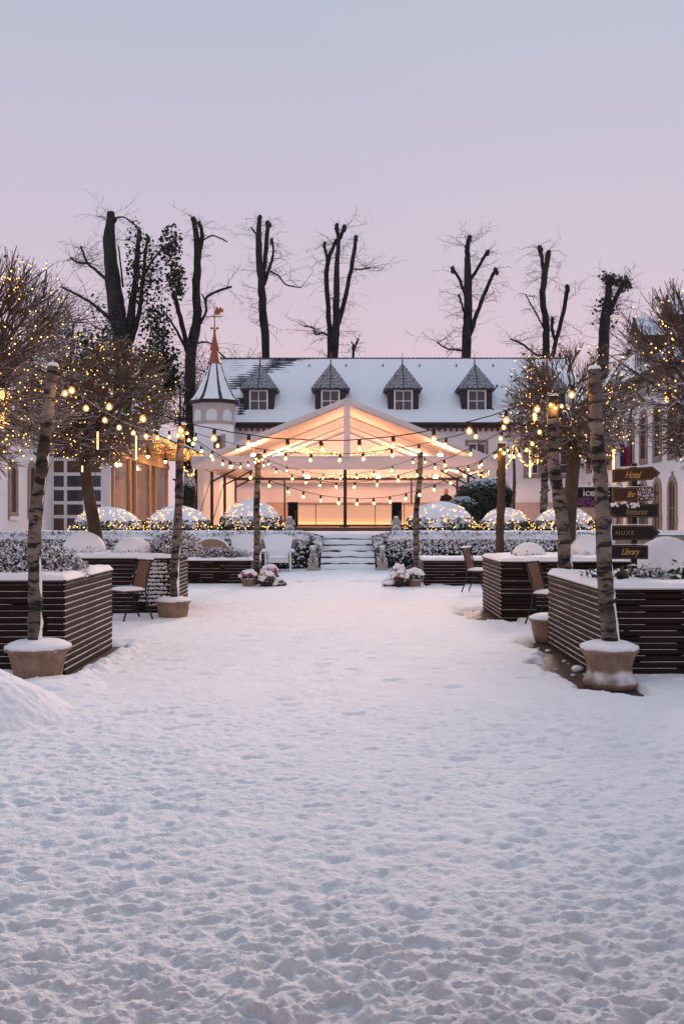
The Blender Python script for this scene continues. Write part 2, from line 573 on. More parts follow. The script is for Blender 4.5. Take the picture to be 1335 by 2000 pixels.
def snow_height(X, Y):
    near = .22 + .46 * (1 - sstep(Y, 2.6, 10.5))
    z = .070 + .022 * (fbm(X * .9, Y * .9, 3, 3) - .5)
    k_ = 1.0
    wx = X + .035 * (fbm(X * 9, Y * 9, 41, 2) - .5); wy = Y + .035 * (fbm(X * 9, Y * 9, 42, 2) - .5)
    patch = np.clip(.05 + 1.75 * fbm(X * .75 + 3, Y * .75, 77, 3), .25, 1.7)
    rough = fbm(wx * 11.5, wy * 15, 5, 4, .6) - .5
    z += near * patch * .050 * np.sign(rough) * np.abs(rough * 2) ** 1.25 * .8
    z -= near * patch * 1.6 * .045 * dips(wx, wy, .045, 11, .2, .62, 1.8, .2, .6, 1.0)
    z -= near * patch * 1.35 * .07 * dips(wx, wy, .07, 12, .12, .5, 1.7, .35, .55, .9)
    z += near * patch * .85 * .10 * dips(wx, wy, .10, 13, .08, .36, 1.5, -.2, .5)
    z += near * .5 * .24 * dips(wx, wy, .24, 14, .05, .22, 1.5, .1, .22)
    z -= near * .4 * .32 * dips(wx, wy, .32, 16, .10, .26, 1.5, .5, .35, .9)
    z -= (.25 + .75 * (1 - near)) * (1 - .65 * sstep(Y, 9.0, 15.0)) * .95 * .17 * dips(wx, wy, .17, 15, .08, .38, 1.9, .3, .5, .8)
    z += (.006 + .017 * near) * (fbm(X * 28, Y * 36, 8, 4, .62) - .5)
    # shovelled heap by the front pot
    d = np.sqrt(((X + 3.25) / 1.15) ** 2 + ((Y - 7.05) / .95) ** 2)
    z += .5 * np.clip(1 - d * d, 0, 1) ** 1.25 * (.82 + .36 * fbm(X * 2.2, Y * 2.2, 21, 3))
    d = np.sqrt(((X + 2.6) / .5) ** 2 + ((Y - 8.1) / .6) ** 2)
    z += .08 * np.clip(1 - d * d, 0, 1)
    # crumbled lumps along the front planter
    e = np.exp(-((X + 2.42 + .1 * (fbm(X * 3, Y * 3, 31) - .5)) / .11) ** 2) * sstep(Y, 8.2, 8.6) * (1 - sstep(Y, 10.6, 11.1))
    z += .10 * e * fbm(X * 9, Y * 9, 33, 3)
    z = .014 + np.log1p(np.exp((z - .014) * 90)) / 90
    # thawed edges where the paving shows
    nz = fbm(X * 2.4, Y * 2.4, 51, 4) - .5

    def bare(x0, x1, y0, y1, sx, sy):
        return sstep(X + nz * .5, x0, x0 + sx) * (1 - sstep(X, x1, x1 + .1)) * sstep(Y + nz * .8, y0, y0 + sy) * (1 - sstep(Y + nz * .8, y1 - sy, y1))
    b = bare(1.98, 2.6, 8.0, 11.4, .2, .35) + bare(1.72, 2.5, 13.2, 15.6, .22, .4)
    b += (1 - sstep(X - nz * .2, -2.66, -2.52)) * sstep(X, -3.0, -2.8) * sstep(Y, 8.6, 9.0) * (1 - sstep(Y, 10.9, 11.3))
    b += bare(.0, 1.7, 20.75, 21.35, .3, .22) * .95 + bare(-1.25, -.75, 20.85, 21.3, .2, .2) + bare(1.6, 4.6, 19.95, 20.5, .3, .2) * .9
    z = z * (1 - .5 * np.clip(b, 0, 1)) - .10 * np.clip(b, 0, 1)
    return z


ys = np.concatenate([np.linspace(1085.0, 1600.0, 440), np.linspace(1602.3, 2760.0, 500)])
Yr = np.sort(2880.0 / (ys - VY))
Yr = Yr[Yr < 26.0]
Yr = np.concatenate([Yr, [26.2, 27.0]])
nc = 760
u = np.linspace(-1, 1, nc)
Yg = np.repeat(Yr[:, None], nc, 1)
Xg = u[None, :] * (Yg * .45 + 1.5)
Zg = snow_height(Xg, Yg)
sheet = np_mesh('snow_cover', np.stack([Xg, Yg, Zg], -1).reshape(-1, 3), grid_faces(len(Yr), nc), m_ground_snow, smooth=True)
tag(sheet, kind='structure')

# terrace with its snow, and the steps up to it
terrace = bpy.data.objects.new('terrace', None); C.objects.link(terrace); tag(terrace, kind='structure')
tb = MB().box(-14, -.62, 27.0, 60, 0, TZ - .03).box(.82, 16, 27.0, 60, 0, TZ - .03).box(-.62, .82, 27.5, 60, 0, TZ - .031)
tb.build('retaining_wall', m_stone, terrace)
gx, gy = np.meshgrid(np.linspace(-14, 16, 200), np.linspace(26.98, 48.95, 150))
gz = TZ + .02 * (fbm(gx * 2, gy * 2, 61, 4) - .5)
gz = np.where((gx > -.66) & (gx < .86) & (gy < 27.45), TZ - .3, gz)
np_mesh('terrace_snow', np.stack([gx, gy, gz], -1).reshape(-1, 3), grid_faces(150, 200), m_snow, terrace, True)
for k in range(6):
    y0, zt = 25.7 + .36 * k, .165 * (k + 1) - .03
    m_st = mat('wet_step_stone', (.09, .075, .065), .7, var=.4, vscale=7)
    st = MB().box(-.62 - .02 * (5 - k), .82 + .02 * (5 - k), y0, y0 + .40 if k < 5 else 27.6, 0, zt).build('step', m_st, terrace)
    nx = 60
    xs = np.linspace(-.66, .86, nx)
    yy = np.array([-.035, -.03, .0, .1, .2, .30, .372])
    prof = np.array([-.075, -.02, .04, .055, .05, .06, .02])
    gX = np.repeat(xs[None, :], 7, 0); gY = np.repeat((y0 + yy)[:, None], nx, 1)
    gZ = zt + prof[:, None] * (.55 + .9 * fbm(gX * 4, gY * 3, 70 + k, 3)) + .002
    gY[:2] += .02 * (fbm(gX[:2] * 7, gX[:2] * 0, 80 + k, 2) - .5)
    np_mesh('step_snow', np.stack([gX, gY, gZ], -1).reshape(-1, 3), grid_faces(7, nx), m_snow, st, True)

# ------------------------------------------------------------------ unseen arched block added behind the photographer to shade the foreground
gh = thing('shade_block', (0, -.7, 0), 'added unseen arched white block that shades the near end of the courtyard', 'building')
g = MB().box(-12, -2.1, -5, 0, 0, 9.5).box(2.1, 12, -5, 0, 0, 9.5)
arch = [(-2.1, 9.5), (-2.1, 2.6)] + [(2.1 * -math.cos(math.pi * i / 16), 2.6 + 1.5 * math.sin(math.pi * i / 16)) for i in range(1, 16)] + [(2.1, 2.6), (2.1, 9.5)]
for i in range(1, len(arch) - 2):
    (xa, za), (xb, zb) = arch[i], arch[i + 1]
    g.prism([(xa, za), (xb, zb), (xb, 9.5), (xa, 9.5)], -5, 0)
g.build('wall', m_wall, gh)
MB().add([(-12.4, .3, 9.4), (12.4, .3, 9.4), (12.4, -2.5, 12.5), (-12.4, -2.5, 12.5), (12.4, -5.4, 9.4), (-12.4, -5.4, 9.4)], [(0, 1, 2, 3), (3, 2, 4, 5)]).build('roof', m_snow, gh)

po = MB().box(-6.2, 6.2, 0, 3.4, 3.4, 3.57)  # canopy added overhead, out of view, to darken the near snow
po.build('shade_canopy', m_gutter, gh)
for px_ in (-6.1, 5.96):
    MB().box(px_, px_ + .14, 3.2, 3.34, 0, 3.4).build('shade_canopy_post', m_gutter, gh)

# ------------------------------------------------------------------ main building across the far end
mbX0, mbX1, mbY = -7.0, 12.75, 49.0
mb = thing('main_building', (0, mbY, TZ), 'long white building with snowy slate roof and pointed dormers behind the tent', 'building')
o3 = Vector((0, mbY, TZ))


def rel(v):
    return Vector(v) - o3


wb = MB().box(mbX0, mbX1, 0, 8, 0, 5.5)
wb.build('wall', m_wall, mb)
MB().add([(mbX0, 0, 5.5), (mbX0, 8, 5.5), (mbX0, 4.2, 9.3), (mbX1, 0, 5.5), (mbX1, 8, 5.5), (mbX1, 4.2, 9.3)], [(0, 1, 2), (3, 5, 4)]).build('gable_wall', m_wall, mb)
# plinth band lit under the tent
MB().box(mbX0 + .02, mbX1, -.03, 0, 0, 1.25).build('plinth', mat('plinth_paint', (.55, .42, .37), .85, var=.08), mb)
EV, RG = Vector((0, 48.4, 6.42)), Vector((0, 53.5, 10.6))      # eave and ridge
up = (RG - EV); upl = up.length; upd = up.normalized(); nrm = Vector((0, -upd.z, upd.y))
sl = MB()
NR = 26
for i in range(NR):
    a = EV + up * (i / NR) + nrm * .045
    b = EV + up * ((i + 1) / NR) + nrm * .004
    lo = EV + up * (i / NR) - nrm * .01
    x0, x1 = mbX0 - .3, mbX1 + .2
    vs = [(x0, lo.y, lo.z), (x1, lo.y, lo.z), (x0, a.y, a.z), (x1, a.y, a.z), (x0, b.y, b.z), (x1, b.y, b.z)]
    sl.add([rel(v) for v in vs], [(0, 1, 3, 2), (2, 3, 5, 4)])
back = [(mbX0 - .3, RG.y, RG.z), (mbX1 + .2, RG.y, RG.z), (mbX1 + .2, 58.5, 6.4), (mbX0 - .3, 58.5, 6.4)]
sl.add([rel(v) for v in back], [(0, 1, 2, 3)])
roof = sl.build('roof', m_slate, mb)
xs, ts = np.linspace(mbX0 - .3, mbX1 + .2, 300), np.linspace(-.012, 1.0, 105)
gX, gT = np.meshgrid(xs, ts)
xc = -2.9 - (1 - gT) * 6.4
nzr = fbm(gX * 1.5, gT * 9, 90, 4) - .5
band = np.clip(1 - np.abs(gX - xc + nzr * 2.4) / 1.7, 0, 1)
leftz = 1 - sstep(gX + nzr * 1.5, xc - .4, xc + .6)
off = .072 + .02 * (fbm(gX * 1.3, gT * 8, 91, 3) - .5) - .041 * band ** .6 - .028 * leftz
for xk in (-4.57, -.74, 3.15, 7.07, 10.98):        # thinner beside the left cheek of each dormer
    off -= .085 * np.clip(1 - np.abs(gX - xk + .95) / .42, 0, 1) * (gT > .10) * (gT < .36) * (.0 if xk > -4 else .8)
gYr = EV.y + up.y * gT + nrm.y * off - o3.y
gZr = EV.z + up.z * gT + nrm.z * off - o3.z
np_mesh('roof_snow', np.stack([gX, gYr, gZr], -1).reshape(-1, 3), grid_faces(105, 300), m_snow, roof, True)
rt = MB()
for i in range(80):
    x = mbX0 - .2 + i * .25
    rt.tube([rel((x, RG.y, RG.z + .02)), rel((x + .24, RG.y, RG.z + .035))], [.085, .1], 6)
rt.build('ridge_tiles', m_slate, roof, kind='stuff')
MB().tube([rel((mbX0 - .3, 48.3, 6.36)), rel((mbX1 + .2, 48.3, 6.36))], .085, 8).build('gutter', m_gutter, mb)
MB().box(mbX0 - .3, mbX1 + .2, -.62, -.02, 5.18, 5.36).build('soffit', m_gutter, mb)
br = MB()
for i in range(64):
    x = mbX0 + .2 + i * .31
    br.box(x, x + .1, -.2, -.003, 5.02, 5.178)
br.build('brackets', mat('bracket_wood', (.16, .07, .05), .7, var=.3), mb, kind='stuff')
sh = MB()
for i in range(8):          # snow guards on the roof
    c = EV + up * .86 + nrm * .09
    p = rel((mbX0 + 2.9 + i * 2.1, c.y, c.z))
    sh.beam(p, p + Vector((0, -.03, .14)), .05).beam(p + Vector((-.05, 0, 0)), p + Vector((.05, 0, 0)), .04)
sh.build('snow_guards', m_gutter, roof, kind='stuff')


def shingle_faces(mb_, tri, rows, rg):
    """cover a triangle (apex last) with rows of small overlapping tiles"""
    A, B, T = [Vector(p) for p in tri]
    n = (B - A).cross(T - A).normalized()
    for r in range(rows):
        t0, t1 = r / rows, min((r + 1.25) / rows, .995)
        a0, b0, a1, b1 = A.lerp(T, t0), B.lerp(T, t0), A.lerp(T, t1), B.lerp(T, t1)
        k = max(1, int(round((b0 - a0).length / .24)))
        for j in range(k):
            s0, s1 = j / k, (j + 1) / k
            l0 = .04 + rg.uniform(-.008, .01)
            p0, p1 = a0.lerp(b0, s0), a0.lerp(b0, s1)
            q0, q1 = a1.lerp(b1, s0), a1.lerp(b1, s1)
            dn = (p0 - q0) * .16
            mid = p0.lerp(p1, .5) + dn * rg.uniform(.7, 1.2) + n * l0
            gap = (p1 - p0) * .03
            mb_.add([p0 + gap + n * l0 * .9, mid, p1 - gap + n * l0 * .9, q1 + n * .004, q0 + n * .004], [(0, 1, 2, 3, 4)])


def make_dormer(x, first=None):
    loc = Vector((x, 49.28, 7.08)) - o3
    if first is not None:
        d = copy_part(first, mb, loc)
        for ch in first.children: copy_part(ch, d)
        return d
    rg = random.Random(3)
    w = MB().box(-.78, .78, .02, 2.6, -.5, 1.28)
    for i in range(9):          # slate hung cheeks
        z = -.1 + i * .15
        w.box(-.8, -.5, .0 - .012 * (i % 2), .03, z, z + .14).box(.5, .8, .0 - .012 * (i % 2), .03, z, z + .14)
        w.box(-.815, -.775, .0, 2.0, z, z + .14).box(.775, .815, .0, 2.0, z, z + .14)
    d = w.build('dormer', m_cladding, mb, loc=loc)
    MB().box(-.58, .58, -.02, .04, -.06, 1.24).build('reveal', m_brownframe, d)
    fr = MB().box(-.5, .5, -.05, -.021, 0, .07).box(-.5, .5, -.05, -.021, 1.1, 1.17).box(-.5, -.42, -.05, -.021, .07, 1.1).box(.42, .5, -.05, -.021, .07, 1.1)
    fr.box(-.022, .022, -.055, -.022, .07, 1.1).box(-.42, -.022, -.052, -.024, .57, .61).box(.022, .42, -.052, -.024, .57, .61)
    fr.build('window_frame', m_whiteframe, d)
    for xa, xb in ((-.42, -.022), (.022, .42)):
        for za, zb in ((.07, .57), (.61, 1.1)):
            MB().box(xa, xb, -.032, -.0215, za, zb).build('pane', m_glass, d)
    zb, ap = 1.26, (0, .8, 2.72)
    base = [(-1.0, -.06, zb), (0, -.34, zb), (1.0, -.06, zb), (1.0, 2.1, zb), (-1.0, 2.1, zb)]
    MB().add(base + [(p[0] * .985, p[1], p[2] - .09) for p in base] + [ap],
             [(0, 1, 10), (1, 2, 10), (2, 3, 10), (4, 0, 10), (9, 8, 7, 6, 5), (0, 5, 6, 1), (1, 6, 7, 2), (2, 7, 8, 3), (4, 9, 5, 0)]).build('dormer_roof', m_slate, d)
    s = MB()
    for i, j in ((0, 1), (1, 2), (2, 3), (4, 0)):
        shingle_faces(s, (base[i], base[j], ap), 8, rg)
    s.build('shingles', m_shingle, d, kind='stuff')
    MB().tube([Vector(base[1]) + Vector((0, -.02, .03)), Vector(ap) + Vector((0, -.03, .03))], .022, 5).build('hip_flashing', m_gutter, d)
    MB().lathe([(.05, 0), (.03, .1), (.045, .18), (.018, .3), (.014, .62)], 8, (0, .8, 2.68)).build('finial', m_copper, d, True)
    gX, gY = np.meshgrid(np.linspace(-.95, .95, 30), np.linspace(-.45, 0, 8))
    gZ = -.13 + .82 * (gY + .0) + .11 + .05 * fbm(gX * 4, gY * 4, 7, 3)
    np_mesh('sill_snow', np.stack([gX, gY, gZ], -1).reshape(-1, 3), grid_faces(8, 30), m_snow, d, True)
    return d


dm = make_dormer(-4.57)
for x in (-.74, 3.15, 7.07, 10.98):
    make_dormer(x, dm)


def arched_window(parent, loc, w, h, rz, glass, point=False, rim=.13, bars=True, sill=True):
    """stone surround with rounded head, pane inside; local -y looks out of the wall"""
    def outline(hw, z0, z1, n=10):
        pts = [(-hw, z0), (hw, z0), (hw, z1 - hw)]
        pts += [(hw * math.cos(math.pi * i / n), z1 - hw + hw * math.sin(math.pi * i / n)) for i in range(1, n)]
        return pts + [(-hw, z1 - hw)]
    A, B = outline(w / 2 + rim, -rim * 1.2, h + rim), outline(w / 2, 0, h)
    n = len(A)
    vs = [(x, -.05, z) for x, z in A] + [(x, -.05, z) for x, z in B] + [(x, .0, z) for x, z in A] + [(x, .02, z) for x, z in B]
    fs = []
    for i in range(n):
        j = (i + 1) % n
        fs += [(i, j, n + j, n + i), (i, 2 * n + i, 2 * n + j, j), (n + i, n + j, 3 * n + j, 3 * n + i)]
    m = MB().add(vs, fs)
    if point:
        m.box(-.07, .07, -.045, .0, h + rim - .01, h + rim + .16)
        m.box(-w / 2 - rim - .05, -w / 2 - rim, -.045, 0, h * .3, h * .42).box(w / 2 + rim, w / 2 + rim + .05, -.045, 0, h * .3, h * .42)
    o = m.build('window', m_stone, parent, loc=loc, fix=True)
    o.rotation_euler = (0, 0, rz)
    MB().prism(B, -.012, -.004).build('pane', glass, o, fix=True)
    if bars:
        MB().box(-.02, .02, -.03, -.0125, 0, h - .02).box(-w / 2, -.02, -.028, -.0125, h * .55, h * .55 + .04).box(.02, w / 2, -.028, -.0125, h * .55, h * .55 + .04).build('glazing_bar', m_stone, o)
    if sill:
        MB().box(-w / 2 - rim * .9, w / 2 + rim * .9, -.1, -.051, -rim * 1.25, -rim * .7).build('sill', m_snow, o)
    return o


def square_window(parent, loc, w, h, nx, nz, surround=.16):
    s = MB().box(-w / 2 - surround, w / 2 + surround, -.05, 0, -surround * 1.4, 0).box(-w / 2 - surround, w / 2 + surround, -.05, 0, h, h + surround)
    s.box(-w / 2 - surround, -w / 2, -.05, 0, 0, h).box(w / 2, w / 2 + surround, -.05, 0, 0, h)
    o = s.build('window', m_stone, parent, loc=loc)
    f = MB().box(-w / 2, w / 2, -.04, -.01, 0, .06).box(-w / 2, w / 2, -.04, -.01, h - .06, h)
    cw = w / nx
    for i in range(nx + 1):
        x = -w / 2 + i * cw
        a, b = max(x - .03, -w / 2), min(x + .03, w / 2)
        f.box(a, b, -.042, -.011, .06, h - .06)
    for k in range(1, nz):
        f.box(-w / 2 + .03, w / 2 - .03, -.038, -.012, h * k / nz - .02, h * k / nz + .02)
    f.build('window_frame', m_whiteframe, o)
    for i in range(nx):
        for k in range(nz):
            MB().box(-w / 2 + i * cw + .03, -w / 2 + (i + 1) * cw - .03, -.02, -.004, h * k / nz + .02, h * (k + 1) / nz - .02).build('pane', m_glass, o)
    return o


for px, py, w, h in ((930, 893, .9, .75), (1092, 926, .95, 1.5), (1038, 926, .6, 1.5)):
    p = P(px, py, mbY)
    square_window(mb, (p.x, 0, p.z - TZ), w, h, 2, 3 if h > 1 else 1)

# ------------------------------------------------------------------ turret with copper spire
tc = Vector((-6.62, 47.1, TZ))
tu = thing('turret', tc, 'octagonal white turret with snowy flared roof, copper spire and weather vane', 'tower')
MB().lathe([(1.06, 0), (1.06, 5.2)], 8, phase=.5).build('wall', m_wall, tu)
MB().lathe([(1.075, 5.15), (1.12, 5.3), (1.12, 6.12), (1.16, 6.2), (1.16, 6.24)], 8, phase=.5).build('cornice_band', mat('tan_stone', (.5, .42, .38), .85, var=.12), tu)
for k in range(8):
    a = -math.pi / 2 + k * math.pi / 4
    pts = [(-.27, 0), (.27, 0), (.27, .3)] + [(.27 * math.cos(math.pi * i / 8), .3 + .27 * math.sin(math.pi * i / 8)) for i in range(1, 8)] + [(-.27, .3)]
    ap_ = 1.12 * math.cos(math.pi / 8)
    o = MB().prism([(x, z + 5.33) for x, z in pts], -ap_ - .02, -ap_ + .03).build('blind_arch', m_whiteframe, tu, fix=True)
    o.rotation_euler = (0, 0, a + math.pi / 2)
    o = MB().box(-.12, .12, -ap_ - .035, -ap_ + .02, 5.2, 5.3).build('corbel', m_stone, tu)
    o.rotation_euler = (0, 0, a + math.pi / 2 + math.pi / 8)
MB().lathe([(1.18, 6.2), (1.3, 6.23), (1.3, 6.36), (1.2, 6.37)], 8, phase=.5).build('eave', m_gutter, tu)
prof = [(1.3, 6.37), (1.12, 6.56), (.93, 6.86), (.74, 7.25), (.56, 7.7), (.42, 8.1), (.33, 8.3)]
MB().lathe(prof, 8, phase=.5).build('roof', m_slate, tu)
rg = random.Random(12)
sn = MB()
for k in range(8):               # patchy snow, face by face, with the hips left bare
    a0, a1 = (k + .5 + .10) * math.pi / 4, (k + 1.5 - .10) * math.pi / 4
    na = 9
    rows = []
    for r_ in range(25):
        t = r_ / 24 * (len(prof) - 1); i = min(int(t), len(prof) - 2); f = t - i
        rr = prof[i][0] * (1 - f) + prof[i + 1][0] * f; zz = prof[i][1] * (1 - f) + prof[i + 1][1] * f
        row = []
        for j in range(na):
            aa = a0 + (a1 - a0) * j / (na - 1)
            A = Vector((math.cos((k + .5) * math.pi / 4), math.sin((k + .5) * math.pi / 4), 0)); B = Vector((math.cos((k + 1.5) * math.pi / 4), math.sin((k + 1.5) * math.pi / 4), 0))
            q = A.lerp(B, .1 + .8 * j / (na - 1))
            n_ = (A + B).normalized()
            o_ = .004 + .06 * (float(fbm(np.array(k * 3.1 + j * .55), np.array(r_ * .5), 5, 3)) - .48) + .015 * (1 - r_ / 24) + (.012 if math.cos(aa + .9) > .2 else -.006)
            row.append(q * rr + n_ * o_ + Vector((0, 0, zz + o_ * .3)))
        rows.append(row)
    sn.add([v for row in rows for v in row], [(r_ * na + j, r_ * na + j + 1, (r_ + 1) * na + j + 1, (r_ + 1) * na + j) for r_ in range(24) for j in range(na - 1)])
sn.build('roof_snow', m_snow, tu)
MB().lathe([(.37, 8.28), (.37, 8.34), (.3, 8.4), (.17, 8.92), (.15, 8.97), (.235, 9.02), (.235, 9.08), (.15, 9.4), (.06, 9.85), (.05, 9.95), (.09, 10.0), (.04, 10.08), (.03, 10.3), (.018, 11.1), (.01, 11.5)], 12).build('spire', m_copper, tu, True)
vane = MB()
vane.beam((-.42, 0, 10.72), (.42, 0, 10.72), .03).beam((0, -.3, 10.72), (0, .3, 10.72), .03)
vane.beam((0, 0, 10.05), (0, 0, 11.3), .03)
vane.prism([(-.01, 10.85), (.2, 10.8), (.34, 10.95), (.5, 10.93), (.42, 11.02), (.52, 11.12), (.38, 11.1), (.3, 11.22), (.22, 11.1), (.1, 11.25), (.06, 11.1)], -.012, .012)
vane.ball((-.42, 0, 10.72), .04, 6, 4).ball((.15, 0, 10.12), .07, 6, 4).ball((-.15, 0, 10.12), .07, 6, 4).beam((-.15, 0, 10.12), (.15, 0, 10.12), .03)
vane.build('weather_vane', m_copper, tu)
w = P(424, 876, 46.0)
MB().box(w.x - tc.x - .19, w.x - tc.x + .19, -1.02, -.972, w.z - TZ, w.z - TZ + .65).build('window', m_glass, tu)
MB().box(w.x - tc.x + .2, w.x - tc.x + .4, -1.01, -.965, w.z - TZ - .05, w.z - TZ + .72).build('window_surround', m_stone, tu)

# ------------------------------------------------------------------ wings left and right of the courtyard
LX, RX = -10.7, 12.6
lw = thing('wing_building', (LX, 30, 0), 'white rendered wing with slim arched windows behind the twiggy tree near the glazed door', 'building')
MB().box(-8, 0, -12, 4.0, 0, 6.6).build('wall', m_wall, lw)
MB().add([(.5, -12.4, 6.45), (.5, 4.3, 6.45), (-4, 4.3, 10.2), (-4, -12.4, 10.2), (.5, -12.4, 6.6), (.5, 4.3, 6.6), (-4, 4.3, 10.35), (-4, -12.4, 10.35), (-8.5, 4.3, 6.6), (-8.5, -12.4, 6.6)],
         [(0, 1, 2, 3), (4, 5, 6, 7), (0, 4, 5, 1), (1, 5, 6, 2), (7, 6, 8, 9)]).build('roof', mat('snowy_slate', (.07, .075, .09), .7, var=.4, vscale=4, snow=(.35, .5), nscale=3), lw)
MB().tube([(.52, -12.4, 6.45), (.52, 4.3, 6.45)], .08, 8).build('gutter', m_gutter, lw)
for px in (62, 25):
    yy = LX * -FPX / (VX - px)
    z0 = EYE - (1000 - VY) * yy / FPX
    z1 = EYE - (912 - VY) * yy / FPX
    arched_window(lw, (0, yy - 30, z0), .42, z1 - z0, R(90), m_brownframe, bars=False, rim=.2)
for yy, z0 in ((30.9, 4.4), (33.1, 4.4)):
    arched_window(lw, (0, yy - 30, z0), .42, 1.5, R(90), m_glass, bars=True, rim=.2)

rw = thing('wing_building', (RX, 36, 0), 'pale pink lit wing with rows of tall stone framed windows beside the signpost', 'building')
MB().box(0, 8, -14, 12.99, 0, 7.4).build('wall', m_wall, rw)
MB().add([(-.55, -14.4, 7.2), (-.55, 13, 7.2), (4, 13, 11.0), (4, -14.4, 11.0), (-.55, -14.4, 7.36), (-.55, 13, 7.36), (4, 13, 11.16), (4, -14.4, 11.16), (8.5, 13, 7.36), (8.5, -14.4, 7.36)],
         [(3, 2, 1, 0), (7, 6, 5, 4), (1, 5, 4, 0), (2, 6, 5, 1), (9, 8, 6, 7)]).build('roof', MATS['snowy_slate'], rw)
MB().tube([(-.57, -14.4, 7.2), (-.57, 13, 7.2)], .09, 8).build('gutter', m_gutter, rw)
MB().box(-.45, -.003, -14, 12.99, 6.95, 7.1).build('soffit', m_gutter, rw)
for i in range(8):
    yy = 35.4 + i * 1.72
    arched_window(rw, (0, yy - 36, 3.95), .62, 1.9, R(-90), m_brownframe, rim=.2, bars=False, sill=False)
    o = arched_window(rw, (0, yy - 36, .55), .62, 2.35, R(-90), m_warmglass if i % 2 else m_glass, point=True, rim=.2, sill=False)
for yy in (36.4, 40.5):           # dormers on the wing roof
    d = MB().box(.4, 2.6, -.8, .8, 7.6, 9.3).build('dormer', m_cladding, rw, loc=(0, yy - 36, 0))
    MB().add([(.1, -1, 9.3), (.1, 1, 9.3), (.1, 0, 10.3), (3, -1, 9.3), (3, 1, 9.3), (3, 0, 10.3)], [(0, 1, 2), (0, 2, 5, 3), (1, 4, 5, 2), (0, 3, 4, 1)]).build('dormer_roof', MATS['snowy_slate'], d)
    MB().box(.37, .399, -.42, .42, 7.9, 9.05).build('pane', m_glass, d)
    MB().box(.35, .369, -.5, -.42, 7.85, 9.12).box(.35, .369, .42, .5, 7.85, 9.12).box(.35, .369, -.03, .03, 7.85, 9.12).build('window_frame', m_whiteframe, d)


def uplight(loc, label, power):
    t = thing('ground_uplight', loc, label, 'lamp', 'warm uplights at the foot of the walls')
    MB().lathe([(.12, 0), (.13, .05), (.1, .16), (.085, .2)], 12).build('housing', m_iron, t)
    MB().lathe([(.078, .2), (.078, .206)], 12).build('lens', m_strip, t)
    ld = bpy.data.lights.new('lamp', 'SPOT'); ld.energy = power; ld.color = (1, .5, .2); ld.shadow_soft_size = .1
    ld.spot_size = R(120); ld.spot_blend = .8
    lo = bpy.data.objects.new('lamp', ld); lo.location = (0, 0, .24); lo.rotation_euler = (R(180), 0, 0)
    link(lo, t)


uplight((RX - .45, 35.9, 0), 'warm uplight at the foot of the pink lit wing', 380)
uplight((RX - .45, 42.5, TZ), 'added fill uplight at the foot of the pink lit wing near the kiosk', 200)  # extra lamp, added to warm the far stretch of the wing wall
uplight((LX + .45, 27.6, 0), 'warm uplight at the foot of the white wing by the arched windows', 240)

# ------------------------------------------------------------------ glazed door front and timber pavilion on the left
gd = thing('glazed_front', (0, 34.05, 0), 'white framed glazed door front with square panes beside the white wing', 'door')
xs_ = [90, 129, 166, 201]
ys_ = [897, 926, 954, 982, 1009, 1040]
Xs = [P(x, 0, 34.05).x for x in xs_]; Zs = [P(0, y, 34.05).z for y in ys_]
fr = MB()
for x in Xs: fr.box(x - .055, x + .055, -.06, .0, Zs[-1] - .6, Zs[0] + .06)
for z in Zs:
    for a, b in zip(Xs[:-1], Xs[1:]): fr.box(a + .055, b - .055, -.057, -.003, z - .06, z + .06)
fr.build('frame', m_whiteframe, gd)
for i in range(3):
    for k in range(5):
        MB().box(Xs[i] + .055, Xs[i + 1] - .055, -.03, -.01, Zs[k + 1] + .06, Zs[k] - .06).build('pane', m_warmglass if (k == 0 or (k >= 3 and i != 1)) else m_glass, gd)
MB().box(Xs[-1] + .058, P(216, 0, 34.05).x, -.05, .1, 0, Zs[0] + .05).build('pillar', m_whiteframe, gd)
MB().box(Xs[0] - .9, P(220, 0, 34).x, -.02, .15, Zs[0] + .065, Zs[0] + 1.3).build('dark_fascia', m_gutter, gd)
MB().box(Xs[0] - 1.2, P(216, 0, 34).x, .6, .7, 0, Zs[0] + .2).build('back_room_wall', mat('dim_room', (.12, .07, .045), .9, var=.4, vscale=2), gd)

pv = thing('timber_pavilion', (-8.6, 34.2, 0), 'timber framed pavilion with tall windows under a light trimmed eave beside the tent', 'building')
z_top = EYE + .253 * 8.6
for k, yy in enumerate((0.0, 2.6, 3.6, 6.4, 7.6, 10.4)):
    MB().box(-.07, .07, yy, yy + (.16 if k % 2 else .14), 0, z_top).build('post', mat('pavilion_timber', (.42, .29, .19), .55, var=.3, vscale=5, stretch=(6, 6, .5)), pv)
MB().box(-.1, .1, -.05, 10.7, z_top, z_top + .2).build('top_beam', MATS['pavilion_timber'], pv)
MB().box(-.06, .06, .16, 10.4, .8, .95).build('bottom_rail', MATS['pavilion_timber'], pv)
for a, b in ((.16, 2.6), (2.78, 3.6), (3.78, 6.4), (6.58, 7.6), (7.78, 10.4)):
    MB().box(-.03, -.01, a, b, .95, z_top).build('pane', mat('pavilion_glass', (.2, .18, .185), .06, alpha=.6, spec=.6), pv)
    cu = MB()
    n_ = 40
    for i in range(n_):
        t0, t1 = a + (b - a) * i / n_, a + (b - a) * (i + 1) / n_
        w0, w1 = -.14 + .05 * math.sin(i * 1.9), -.14 + .05 * math.sin((i + 1) * 1.9)
        if .3 < (i / n_) < .62: continue
        cu.add([(w0, t0, .95), (w1, t1, .95), (w1, t1, z_top), (w0, t0, z_top)], [(0, 1, 2, 3)])
    cu.build('curtain', m_curtain, pv)
MB().box(-3, -.6, 0, 11, 0, z_top).build('inner_wall', MATS['dim_room'], pv)
